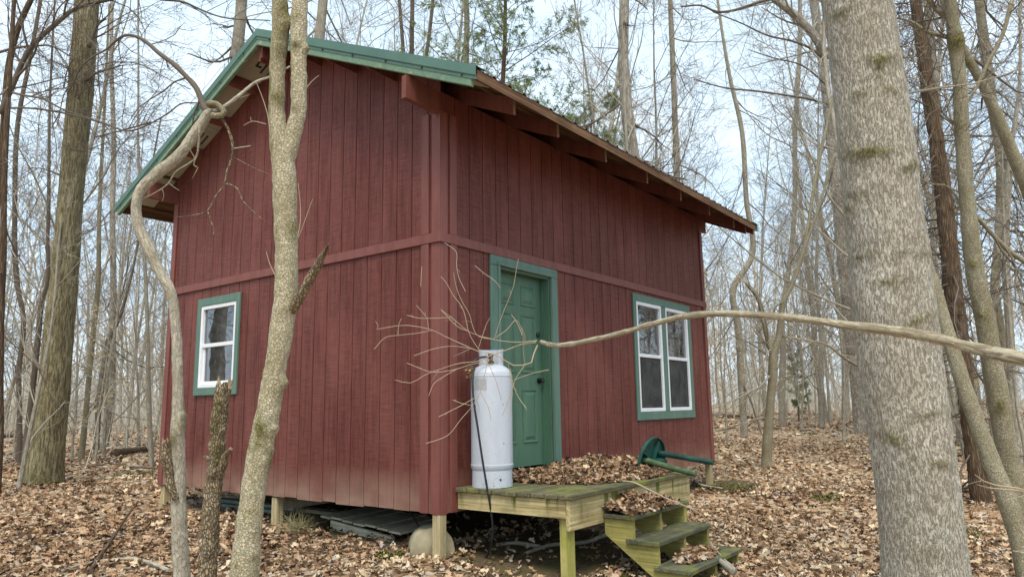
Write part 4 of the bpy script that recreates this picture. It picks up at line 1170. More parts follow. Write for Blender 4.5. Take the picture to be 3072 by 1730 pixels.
def standout_trees():
    # --- big grey trunk at the right
    t = tree_thing('large_tree', 'large leaning grey trunk with ridged bark and dark branch scars, in front of the woods')
    P, R = path([('A3', (878, 0), (917, 300), (945, 500), (982, 800), (1012, 1100), (1047, 1400)), ('A6', (1047, -30), (1072, 200), (1095, 400), (1137, 700), (1178, 1000), (1210, 1300), (1225, 1450))],
                [352, 362, 376, 392, 405, 424, 425, 432, 430, 434, 436, 450, 462], 3.5, up=7.0)
    sc = [('A3', 800, 65, 55, 16, .8, -30), ('A3', 1000, 300, 65, 20, 1., 0), ('A3', 985, 330, 22, 26, .9, 0), ('A3', 905, 465, 65, 13, .7, -22), ('A3', 1045, 455, 45, 12, .75, 25),
          ('A3', 985, 390, 30, 10, .5, 0), ('A3', 935, 765, 110, 26, 1., -5), ('A3', 1030, 750, 25, 30, .7, 0), ('A3', 1130, 845, 40, 20, .8, -35), ('A3', 1160, 820, 16, 16, .9, 0), ('A3', 870, 980, 60, 18, .5, 10), ('A3', 835, 1050, 18, 20, .75, 0),
          ('A3', 1000, 1272, 90, 4, .95, -2), ('A3', 1160, 1275, 90, 4, .9, 2), ('A3', 880, 1300, 50, 4, .9, -20),
          ('A3', 1040, 1415, 80, 16, .7, -8), ('A6', 1175, 165, 45, 14, .85, -25), ('A6', 1235, 130, 30, 16, .6, 20), ('A6', 1240, 630, 70, 14, .7, -12), ('A6', 1070, 755, 55, 26, .8, 25), ('A6', 1290, 880, 55, 12, .8, 8), ('A6', 1160, 860, 40, 30, .4, 0), ('A6', 1230, 1330, 60, 26, .45, 0)]
    add_limb(t, 'trunk', P, R, MT['bark_big'], 110, 0.02, lumps=0.022, lscale=2.6, fine=0.004, fscale=42, flare=0.2, scars=sc)
    rg = np.random.default_rng(5); l = walk(np.repeat(P[:1], 7, 0) - np.array([0, 0, 1.5]), unit(rg.normal(size=(7, 3)) + np.array([0, 0, 0.8])), np.full(7, 3.5), np.full(7, 0.05), rg, 7, 0.1, 0.05)
    b = sprout(*l, 6, rg); link('crown', tube_mesh('crown', [(*l, 6), (*b, 4), (*sprout(*b, 5, rg, n=4), 3)], [MT['twig']]), t)

    # --- forked tree in front of the gable wall
    t = tree_thing('forked_tree', 'forked tree with scaly tan bark growing in front of the gable wall')
    d = 4.55
    P, R = path([('A1', (1405, 0), (1408, 150), (1398, 330), (1393, 500), (1398, 650), (1428, 850), (1435, 1000), (1440, 1200), (1442, 1350)),
                 ('A4', (1440, 0), (1425, 150), (1395, 350), (1352, 600), (1303, 850), (1258, 1150), (1232, 1450))],
                [76, 82, 82, 80, 92, 126, 118, 114, 114, 116, 120, 116, 122, 124, 132, 150], d, up=4.5)
    add_limb(t, 'trunk', P, R, MT['bark_forked'], 64, 0.014, lumps=0.07, lscale=9, fine=0.003, fscale=60,
             scars=[('A1', 1455, 110, 26, 26, .9, 0), ('A1', 1425, 40, 36, 60, .8, 0), ('A1', 1420, 170, 34, 50, .8, 0), ('A1', 1408, 250, 32, 44, .7, 0), ('A1', 1395, 490, 34, 30, .85, 0), ('A1', 1470, 1150, 26, 40, .6, 0), ('A4', 1310, 710, 28, 42, .95, 0), ('A4', 1355, 880, 22, 34, .7, 0), ('A4', 1400, 520, 30, 30, .35, 0), ('A4', 1440, 470, 14, 14, .8, 0)],
             knobs=[('A4', 1440, 475, 26, 0.024), ('A4', 1385, 705, 24, 0.018), ('A4', 1380, 815, 20, 0.014), ('A1', 1450, 110, 26, 0.02), ('A4', 1280, 1330, 26, 0.008)])
    P2, R2 = path([('A1', (1510, 0), (1505, 100), (1500, 250), (1505, 400), (1500, 560), (1470, 700), (1440, 830), (1432, 930))], [78, 84, 82, 84, 80, 82, 84, 60], d, up=4.5, down=False)
    add_limb(t, 'trunk_fork', P2, R2, MT['bark_forked'], 48, 0.014, lumps=0.07, lscale=9, fine=0.003, fscale=60, scars=[('A1', 1490, 220, 16, 16, .8, 0), ('A1', 1545, 250, 16, 16, .8, 0), ('A1', 1485, 545, 14, 14, .7, 0)], knobs=[('A1', 1535, 245, 18, 0.014), ('A1', 1490, 215, 18, 0.01)])
    P3, R3 = path([('A1', (1652, 1232), (1630, 1275), (1602, 1330), (1565, 1395)), ('A4', (1530, 10), (1490, 70), (1440, 130))], [12, 30, 44, 48, 52, 62, 60], [d - .25, d - .2, d - .16, d - .12, d - .08, d - .03, d], down=False)
    add_limb(t, 'broken_limb', P3, R3, MT['bark_snag'], 20, 0.012, lumps=0.12, lscale=14, jag=0.03)
    P4, R4 = path([('A1', (1618, 1345), (1600, 1352), (1580, 1360))], [10, 16, 22], d - .14, down=False); add_limb(t, 'stub', P4, R4, MT['bark_snag'], 10, 0.01)
    rg = np.random.default_rng(8); cr = []
    for Q in (P, P2):
        l = walk(np.repeat(Q[:1], 4, 0) - np.array([0, 0, 0.8]), unit(rg.normal(size=(4, 3)) + np.array([0, 0, 0.9])), np.full(4, 2.2), np.full(4, 0.02), rg, 6, 0.1, 0.05); b = sprout(*l, 5, rg); cr += [(*l, 5), (*b, 4), (*sprout(*b, 4, rg, n=4), 3)]
    # thin side shoots against the wall
    sh = []
    for s, dd in (([('A1', (1290, 415), (1320, 490), (1345, 570), (1362, 680))], d - .05), ([('A1', (1225, 632), (1265, 612), (1340, 625))], d), ([('A1', (1265, 612), (1262, 595), (1262, 590))], d), ([('A1', (1575, 1000), (1545, 1080), (1520, 1150), (1495, 1210))], d),
                  ([('A1', (1605, 380), (1570, 410), (1545, 440))], d), ([('A1', (1500, 920), (1512, 1040), (1510, 1130), (1498, 1190))], d - .05), ([('A1', (1340, 1265), (1355, 1320), (1385, 1385))], d - .05)):
        p, r = path(s, np.linspace(3, 6, sum(len(q) - 1 for q in s)), dd, down=False); link('side_shoot', tube_mesh('side_shoot', [(*limb_batch(p, r, 8), 5)], [MT['twigpale']]), t)
    link('crown', tube_mesh('crown', cr, [MT['twig']]), t)

    # --- crooked dead tree reaching over the roof edge
    t = tree_thing('crooked_tree', 'crooked pale dead tree bending along the roof edge of the cabin')
    d = 4.95
    P, R = path([('A1', (1075, 562), (1050, 572), (1015, 620), (965, 700), (885, 798), (775, 888), (705, 965), (686, 1035), (697, 1130), (742, 1232), (815, 1390)),
                 ('A4', (852, 0), (885, 200), (893, 430), (896, 700), (897, 900), (902, 1150), (913, 1450))],
                [28, 48, 55, 60, 60, 60, 58, 57, 60, 62, 60, 58, 54, 58, 70, 76, 80, 86], d)
    add_limb(t, 'trunk', P, R, MT['bark_pale'], 48, 0.014, lumps=0.10, lscale=10, fine=0.002, fscale=60, scars=[('A4', 900, 690, 40, 20, .5, 0), ('A4', 870, 760, 20, 30, .8, 0), ('A4', 920, 640, 14, 40, .5, 0)], knobs=[('A4', 925, 640, 24, 0.012), ('A4', 890, 720, 26, 0.01)])
    br = []
    def bran(spec, w0, w1, dd, nm='branch', mat='bark_fine', S=8):
        k = sum(len(q) - 1 for q in spec); p, r = path(spec, w0 if hasattr(w0, '__len__') else np.linspace(w0, w1, k), dd, down=False)
        add_limb(t, nm, p, r, MT[mat], S, 0.03, lumps=0.1, lscale=14); br.append((p, r)); return p, r
    bran([('A1', (1060, 575), (1030, 545), (1015, 505), (985, 440), (940, 388), (870, 320), (800, 268), (740, 215), (690, 186), (625, 180), (582, 208), (540, 246), (465, 288), (400, 348), (368, 420), (340, 470))], np.array([40, 36, 33, 30, 28, 26, 24, 21, 18, 15, 13, 11, 10, 9, 8, 7]), 0, np.linspace(4.95, 5.6, 16), mat='twigdark')  # dark colour paints this arching branch as backlit by the sky
    bran([('A1', (1040, 525), (1080, 518), (1115, 545), (1132, 570), (1105, 582), (1065, 580))], 30, 34, 4.9, 'hooked_burl', 'bark_fine', 14)
    bran([('A1', (1070, 562), (1110, 548), (1180, 500), (1235, 455), (1290, 412), (1350, 390), (1460, 335))], 26, 9, np.linspace(4.9, 5.1, 7), mat='bark_pale')
    bran([('A1', (1190, 498), (1225, 488), (1252, 480))], 8, 4, 4.98)
    bran([('A1', (1110, 585), (1150, 655), (1172, 740), (1165, 800), (1140, 870), (1132, 922), (1085, 990), (1045, 1060), (960, 1086), (890, 1092))], 15, 5, 4.93, mat='bark_snag')
    bran([('A1', (1132, 922), (1190, 945), (1222, 1010), (1270, 1060), (1335, 1115))], 10, 4, 4.93, mat='bark_snag')
    bran([('A1', (1045, 1060), (1060, 1110), (1078, 1165), (1070, 1195))], 8, 4, 4.93, mat='bark_snag')
    bran([('A1', (1174, 748), (1215, 742), (1262, 735))], 8, 5, 4.92, mat='bark_pale')
    bran([('A1', (1175, 790), (1230, 820), (1290, 850), (1358, 878))], 5, 2, 4.93, mat='bark_snag')
    bran([('A1', (1002, 650), (1000, 720), (982, 800), (940, 830), (882, 868), (850, 920), (790, 965), (722, 1000))], 13, 6, 4.9)
    bran([('A1', (985, 790), (978, 840), (995, 835), (978, 880), (968, 898))], 8, 4, 4.88)
    bran([('A1', (982, 800), (960, 760), (950, 745))], 6, 3, 4.88); bran([('A1', (850, 920), (880, 945), (905, 960))], 4, 3, 4.88); bran([('A1', (815, 950), (825, 985), (815, 1015))], 4, 3, 4.88)
    # lichened stub at mid height
    p, r = path([('A4', (833, 762), (835, 820), (845, 900), (862, 985), (885, 1060))], [30, 58, 52, 46, 34], 4.9, down=False)
    add_limb(t, 'stub', p, r, MT['bark_snag'], 24, 0.012, lumps=0.2, lscale=22, jag=0.04)
    link('crown', tube_mesh('crown', twiggy([b for b in br[:1]], 3, (9, 4, 2), (0.25, 0.8), 0.0), [MT['twigdark']]), t)

    # --- snag
    t = tree_thing('broken_snag', 'broken rotten tree snag with jagged top below the gable window', cat='snag')
    P, R = path([('A4', (1128, 478), (1122, 530), (1105, 650), (1095, 760), (1085, 900), (1068, 1080), (1052, 1250), (1043, 1450)), ], [80, 84, 82, 82, 84, 88, 94, 96], 4.75)
    add_limb(t, 'trunk', P, R, MT['bark_snag'], 64, 0.012, lumps=0.17, lscale=15, fine=0.005, fscale=48, jag=0.075, scars=[('A4', 1100, 590, 14, 34, .9, 0), ('A4', 1090, 690, 22, 60, .6, 0), ('A4', 1095, 830, 14, 50, .8, 0)], knobs=[('A4', 1062, 930, 24, 0.016)])
    p, r = path([('A4', (1163, 806), (1140, 832), (1122, 880), (1105, 950))], [20, 30, 44, 44], [4.66, 4.68, 4.7, 4.74], down=False); add_limb(t, 'stub', p, r, MT['bark_snag'], 16, 0.012, lumps=0.15, lscale=18)
    p, r = path([('A4', (1026, 845), (1040, 850), (1065, 862))], [18, 24, 26], 4.72, down=False); add_limb(t, 'stub', p, r, MT['bark_snag'], 12, 0.012, lumps=0.15, lscale=18)

    # --- big olive trunk at the left
    t = tree_thing('large_tree', 'thick olive-brown trunk with furrowed bark left of the cabin')
    d = depth_at('A4', 215, 985)
    P, R = path([('A1', (440, 0), (402, 500), (355, 1000), (320, 1450)), ('A4', (306, 120), (262, 600), (232, 850), (215, 985))], [128, 134, 132, 150, 155, 178, 196, 222], d, up=9)
    add_limb(t, 'trunk', P, R, MT['bark_left'], 56, 0.04, lumps=0.03, lscale=2, fine=0.006, fscale=16, flare=0.22, scars=[('A1', 440, 400, 26, 10, .8, -20), ('A1', 340, 740, 16, 10, .8, 0), ('A1', 400, 690, 12, 10, .7, 0), ('A1', 275, 1300, 18, 14, .9, 0), ('A1', 370, 1240, 14, 14, .7, 0), ('A1', 445, 240, 10, 60, .5, 15), ('A4', 200, 960, 60, 20, .5, 0)])
    lim = []
    for s, w0, w1 in (([('A1', (430, 410), (480, 370), (560, 345), (610, 330))], 16, 8), ([('A1', (445, 240), (470, 170), (500, 115), (535, 95))], 26, 10), ([('A1', (330, 740), (380, 760), (450, 750), (540, 715))], 9, 4), ([('A1', (320, 440), (355, 320), (400, 280))], 8, 4), ([('A1', (395, 500), (405, 440), (370, 400), (330, 330))], 14, 5), ([('A1', (300, 880), (220, 850), (140, 845))], 10, 4)):
        k = len(s[0]) - 1; p, r = path(s, np.linspace(w0, w1, k), d - 0.25, down=False); add_limb(t, 'branch', p, r, MT['twigdark'], 7, 0.06); lim.append((p, r))
    rg = np.random.default_rng(11); l = walk(np.repeat(P[:1], 8, 0) - np.array([0, 0, 1]) * rg.uniform(0, 5, (8, 1)), unit(rg.normal(size=(8, 3)) + np.array([0, 0, 0.5])), np.full(8, 5.0), np.full(8, 0.06), rg, 7, 0.1, 0.04); b = sprout(*l, 6, rg)
    link('crown', tube_mesh('crown', [(*l, 6), (*b, 4), (*sprout(*b, 5, rg, n=4), 3)] + twiggy(lim, 4, (7, 5, 3), (0.5, 1.5), 0.02), [MT['twigdark']]), t)

    # --- dark tree at the left edge with long limbs across the sky
    t = tree_thing('slanting_tree', 'dark slanting tree at the left edge with long limbs crossing the big trunk')
    d = 11.0
    P, R = path([('A1', (155, 0), (95, 130), (50, 300), (22, 560), (5, 800), (-20, 1100), (-40, 1450))], [30, 34, 36, 34, 32, 32, 34], d, up=6)
    add_limb(t, 'trunk', P, R, MT['bark_cedar'], 16, 0.08)
    lim = []
    for s, w0, w1, dd in (([('A1', (0, 575), (60, 440), (150, 250), (270, 130), (390, 40), (520, 5), (690, -30))], 34, 18, 10.9), ([('A1', (640, -30), (830, 0), (920, 10), (1000, 45), (1090, 80), (1360, 105))], 16, 6, 10.9),
                          ([('A1', (-20, 270), (60, 245), (180, 232), (250, 230), (350, 282))], 16, 8, 10.9), ([('A1', (20, 455), (110, 478), (220, 500), (310, 548), (470, 600))], 16, 7, 10.9), ([('A1', (0, 545), (150, 545), (330, 572), (520, 620), (640, 660), (780, 610), (860, 560), (905, 525), (1000, 518))], 12, 7, 10.9),
                          ([('A1', (480, 690), (620, 655), (760, 615)),], 8, 10, 10.9), ([('A1', (260, 640), (290, 590), (330, 460), (500, 330), (690, 320), (850, 400), (960, 450))], 7, 5, 10.9)):
        k = len(s[0]) - 1; p, r = path(s, np.linspace(w0, w1, k), dd, down=False); add_limb(t, 'branch', p, r, MT['twigdark'], 8, 0.07, lumps=0.1); lim.append((p, r))
    link('crown', tube_mesh('crown', twiggy(lim, 6, (12, 5, 3), (0.6, 1.9), 0.02), [MT['twigdark']]), t)

    # --- trees at the right edge
    t = tree_thing('cedar_tree', 'shaggy brown cedar trunk with many short dead branches right of the big grey trunk')
    d = depth_at('A6', 1510, 1085)
    P, R = path([('A3', (1172, 0), (1200, 200), (1243, 500), (1290, 800), (1325, 1100), (1355, 1400)), ('A6', (1378, 150), (1405, 350), (1435, 600), (1470, 850), (1510, 1085))], [60, 64, 74, 86, 92, 100, 100, 96, 92, 98, 118], d, up=5)
    add_limb(t, 'trunk', P, R, MT['bark_cedar'], 32, 0.03, lumps=0.09, lscale=5, fine=0.008, fscale=26, flare=0.15)
    rg = np.random.default_rng(21); l = limb_batch(P, R, 30)
    s1 = sprout(*l, 150, rg, 0.05, (55, 100), (0.1, 0.2), 0.14, 5, 0.14, -0.01, 0.006, 0, (0.35, 1.5)); s2 = sprout(*s1, 6, rg, 0.15, (30, 70), (0.3, 0.6), 0.6, 4, 0.2, 0, 0.0035)
    link('crown', tube_mesh('crown', [(*s1, 4), (*s2, 3)], [MT['twigdark']]), t)

    t = tree_thing('leaning_tree', 'tree with fine grey-green bark leaning out from behind the big grey trunk')
    P, R = path([('A3', (820, -80), (935, 300), (1040, 700), (1150, 1100), (1225, 1330)), ('A6', (1262, -30), (1305, 120), (1345, 260), (1402, 450), (1472, 650), (1545, 850), (1612, 1010), (1680, 1210), (1730, 1400))], [40, 44, 50, 58, 62, 66, 70, 76, 84, 92, 100, 106, 112, 118], np.linspace(5.6, 4.7, 14))
    add_limb(t, 'trunk', P, R, MT['bark_fine'], 40, 0.02, lumps=0.05, lscale=7, fine=0.002, fscale=50)
    link('crown', tube_mesh('crown', twiggy([(P[:3], R[:3])], 31, (8, 5, 3), (0.5, 1.2)), [MT['twig']]), t)

    t = tree_thing('mossy_tree', 'upright lichen-spotted trunk with a mossy knot near the right edge')
    P, R = path([('A3', (1345, 0), (1370, 200), (1392, 400), (1408, 700), (1432, 1000), (1457, 1250), (1487, 1450)), ('A6', (1512, 100), (1546, 300), (1580, 500), (1612, 700), (1648, 900), (1692, 1150), (1740, 1450))], [66, 74, 74, 78, 84, 92, 104, 108, 112, 116, 116, 120, 126, 132], 5.2, up=4)
    add_limb(t, 'trunk', P, R, MT['bark_fine'], 40, 0.02, lumps=0.06, lscale=7, fine=0.002, fscale=50, scars=[('A3', 1380, 205, 36, 40, 1., 0), ('A3', 1390, 640, 14, 30, .6, 0), ('A6', 1500, 130, 20, 24, .7, 0), ('A6', 1600, 590, 22, 26, .9, 0), ('A3', 1458, 1328, 14, 14, 1, 0), ('A6', 1530, 180, 30, 40, .4, 0)], knobs=[('A3', 1385, 205, 40, 0.012), ('A6', 1505, 130, 18, 0.012)])
    lim = []
    for s, w0, w1 in (([('A3', (1375, 200), (1300, 180), (1240, 165), (1150, 110), (1080, 90))], 30, 12), ([('A3', (1345, 100), (1290, 60), (1220, -20))], 34, 22), ([('A3', (1430, 1080), (1380, 1000), (1340, 940), (1250, 925), (1200, 900))], 16, 8), ([('A3', (1400, 640), (1340, 600), (1280, 530), (1200, 380), (1130, 260))], 14, 6), ([('A3', (1480, 1090), (1560, 1180), (1640, 1260), (1740, 1330))], 24, 30), ([('A3', (1400, 560), (1480, 440), (1530, 330), (1600, 200), (1660, 0))], 16, 26)):
        k = len(s[0]) - 1; p, r = path(s, np.linspace(w0, w1, k), 5.25, down=False); add_limb(t, 'branch', p, r, MT['bark_fine'], 9, 0.04, lumps=0.08); lim.append((p, r))
    link('crown', tube_mesh('crown', twiggy(lim, 33, (7, 4, 3), (0.25, 0.8)), [MT['twigdark']]), t)

    t = tree_thing('slanting_tree', 'slanting grey trunk entering from the right edge and crossing behind the mossy knot')
    P, R = path([('A3', (1330, 60), (1400, 225), (1452, 320), (1512, 430), (1572, 560), (1632, 700), (1685, 830), (1745, 980), (1830, 1250), (1930, 1600), (2050, 2100))], [34, 42, 48, 54, 60, 66, 72, 76, 80, 84, 90], 5.7, up=2)
    add_limb(t, 'trunk', P, R, MT['bark_fine'], 24, 0.03, lumps=0.07, lscale=6, scars=[('A3', 1440, 320, 16, 14, .8, 0)])
    link('crown', tube_mesh('crown', twiggy([(P[:6], R[:6])], 35, (10, 5, 3), (0.4, 1.2)), [MT['twigdark']]), t)

    for k, (spec, wd, d, lab) in enumerate((
        ([('A3', (1490, 0), (1530, 300), (1562, 550), (1602, 800), (1604, 1000), (1590, 1250), (1572, 1450)), ('A6', (1600, 200), (1640, 500), (1665, 700), (1690, 770))], [50, 54, 56, 58, 58, 55, 50, 46, 44, 46, 56], None, 'straight grey-brown trunk between the mossy trunk and the right edge'),
        ([('A3', (1690, 480), (1660, 700), (1640, 900), (1625, 1200), (1632, 1450)), ('A6', (1640, 100), (1655, 400), (1660, 600), (1680, 740))], [20, 26, 40, 44, 46, 46, 44, 42, 48], 14.0, 'dark trunk with bare stubs at the far right edge'),
        ([('A3', (1225, 0), (1262, 300), (1282, 500), (1300, 800), (1330, 1100), (1370, 1400)), ('A6', (1400, 300), (1402, 600), (1405, 790))], [34, 36, 38, 40, 44, 46, 50, 52, 60], None, 'thin grey trunk just behind the shaggy cedar trunk'))):
        t = tree_thing('bare_tree', lab); d = d or depth_at(spec[-1][0], *spec[-1][-1])
        P, R = path(spec, wd, d, up=4); add_limb(t, 'trunk', P, R, MT['bark_far'] if k else MT['bark_fine'], 18, 0.08)
        link('crown', tube_mesh('crown', twiggy([(P[:len(P) * 2 // 3], R[:len(P) * 2 // 3])], 40 + k, (30, 5, 3), (0.8, 2.6), 0.03, rr=0.3), [MT['twigdark']]), t)

    # --- middle distance
    for k, (spec, wd, d, mat, lab) in enumerate((
        ([('A6', (545, -10), (510, 60), (482, 250), (458, 340), (452, 450), (432, 700), (422, 900))], [24, 28, 34, 44, 44, 48, 58], None, 'bark_fine', 'dark forked tree standing in the leaves right of the cabin'),
        ([('A3', (205, 200), (240, 400), (295, 640), (320, 1000), (345, 1300)), ('A6', (255, 0), (280, 200), (292, 400), (300, 560), (312, 752))], [16, 20, 24, 26, 30, 34, 36, 36, 36, 42], None, 'bark_far', 'pale slender tree close beside the cabin corner on the right'),
        ([('A3', (660, 0), (715, 400), (757, 800), (797, 1200)), ('A6', (838, 200), (868, 450), (888, 632))], [46, 50, 52, 54, 56, 58, 66], 24.0, 'bark_white', 'pale trunk half hidden behind the big grey trunk'),
        ([('A6', (640, 0), (655, 120), (668, 300), (690, 480), (712, 632))], [26, 28, 30, 34, 42], 34.0, 'bark_far', 'thin mossy trunk in the woods between the cabin and big grey trunk'),
        ([('A3', (590, 200), (565, 700), (560, 1100), (520, 1450)), ('A6', (500, 120), (505, 330), (500, 500))], [22, 24, 24, 26, 28, 32, 36], 30.0, 'bark_far', 'upright grey trunk in the woods just right of the forked tree'),
        ([('A2', (1425, -20), (1420, 300), (1442, 600), (1470, 800), (1490, 1000))], [48, 52, 62, 66, 70], 15.5, 'bark_white', 'pale patchy trunk rising behind the cabin roof'),
        ([('A2', (1655, 0), (1672, 400), (1690, 900), (1700, 1100))], [26, 28, 32, 34], 18.0, 'bark_far', 'thin straight trunk right of the patchy pale trunk above the roof'),
        ([('A1', (1218, -20), (1205, 140), (1190, 290), (1170, 600))], [58, 60, 62, 64], 17.0, 'bark_far', 'grey trunk rising just left of the roof peak'),
        ([('A1', (1628, -20), (1615, 120), (1605, 220), (1600, 500))], [48, 50, 52, 54], 16.0, 'bark_far', 'brown trunk rising behind the roof right of the forked tree'),
        ([('A2', (290, -20), (302, 130), (312, 265), (320, 400))], [16, 18, 20, 22], 20.0, 'twigdark', 'leftmost of three thin dark stems above the green roof cap'),
        ([('A2', (358, -20), (356, 130), (354, 270), (350, 400))], [20, 22, 24, 26], 20.0, 'twigdark', 'middle one of three thin dark stems above the green roof cap'),
        ([('A2', (462, -20), (448, 130), (428, 280), (410, 400))], [16, 18, 20, 22], 21.0, 'twigdark', 'rightmost of three thin dark stems above the green roof cap'),
        ([('A2', (628, -20), (632, 130), (628, 300), (630, 500))], [26, 28, 28, 30], 19.0, 'bark_far', 'greenish trunk in front of the cedar foliage behind the roof'),
        ([('A1', (560, 280), (572, 700), (566, 1100), (570, 1450)), ('A4', (562, 300), (552, 600), (520, 800))], [22, 26, 30, 34, 44, 50, 58], None, 'bark_white', 'pale straight trunk in the woods between the thick trunk and the cabin'),
        ([('A1', (500, 1080), (492, 1450)), ('A4', (470, 220), (448, 450), (425, 700), (408, 862))], [22, 26, 28, 30, 32, 38], None, 'bark_fine', 'mossy slender trunk just right of the thick olive trunk'),
        ([('A4', (650, -20), (600, 150), (545, 260), (528, 360), (508, 500), (492, 650), (482, 812))], [16, 20, 28, 32, 34, 34, 38], None, 'twigdark', 'black crooked sapling in front of the pale straight trunk'),
        ([('A1', (700, 900), (720, 1200), (735, 1450)), ('A4', (742, 200), (745, 400), (752, 650), (762, 892))], [14, 18, 20, 22, 24, 26, 32], None, 'bark_far', 'thin grey trunk closest to the cabin wall on the left'),
        ([('A1', (250, 560), (246, 900), (240, 1200), (232, 1450)), ('A4', (215, 50), (192, 250), (165, 500), (140, 720))], [14, 18, 20, 24, 28, 30, 32, 38], 13.5, 'twigdark', 'dark trunk close behind the thick olive trunk'),
        ([('A1', (205, 0), (150, 300), (90, 620), (75, 1000), (90, 1450)), ('A4', (118, 150), (95, 420), (98, 650), (95, 880))], [20, 22, 26, 28, 28, 28, 28, 30, 36], None, 'twigdark', 'knotty dark sapling left of the thick olive trunk'),
        ([('A1', (20, 950), (15, 1300)), ('A4', (5, 100), (0, 400), (-5, 800))], [34, 38, 38, 40, 46], 10.0, 'bark_cedar', 'mossy brown trunk cut by the left edge'))):
        t = tree_thing('bare_tree', lab); d = d or depth_at(spec[-1][0], *spec[-1][-1])
        P, R = path(spec, wd, d, up=5 if d < 22 else 8)
        add_limb(t, 'trunk', P, R, MT[mat], 16, 0.10, lumps=0.05, lscale=3)
        n = len(P); vis = [(P[:max(3, n - 2)], R[:max(3, n - 2)])]
        if k == 0:
            for s, w0, w1 in (([('A6', (455, 345), (432, 270), (402, 130), (380, 50), (320, -30))], 32, 20), ([('A6', (500, 240), (620, 260), (730, 285), (800, 340), (880, 390))], 10, 16), ([('A6', (420, 330), (330, 270), (240, 230))], 10, 5), ([('A3', (545, 1445), (620, 1230), (700, 1000), (740, 850), (770, 770))], 20, 8)):
                p, r = path(s, np.linspace(w0, w1, len(s[0]) - 1), d, down=False); add_limb(t, 'branch', p, r, MT[mat], 9, 0.08); vis.append((p, r))
        if k == 2:
            for s, w0, w1 in (([('A3', (725, 300), (690, 225), (600, 110), (480, 10), (400, -50))], 50, 34), ([('A3', (725, 310), (640, 242), (560, 210), (430, 180), (300, 120), (150, 60))], 16, 5), ([('A3', (560, -20), (430, 0), (330, 30), (250, 55), (170, 60), (100, 30), (-10, 35))], 18, 8), ([('A3', (745, 530), (640, 500), (520, 480), (380, 460), (200, 440), (60, 400))], 15, 6), ([('A3', (770, 790), (720, 980), (640, 1150), (540, 1330))], 9, 5), ([('A3', (735, 440), (600, 330), (450, 290), (330, 250))], 10, 4)):
                p, r = path(s, np.linspace(w0, w1, len(s[0]) - 1), 16.0, down=False); add_limb(t, 'branch', p, r, MT['twigdark' if w0 < 40 else mat], 8, 0.10, lumps=0.08); vis.append((p, r))
        ab = (0.7, 2.2) if d < 16 else (1.0, 3.2)
        link('crown', tube_mesh('crown', twiggy(vis, 60 + k, (16, 5, 2), ab, 0.07, rr=0.3, t0=0.02), [MT['twigdark'] if k % 2 else MT['twig']]), t)
standout_trees()

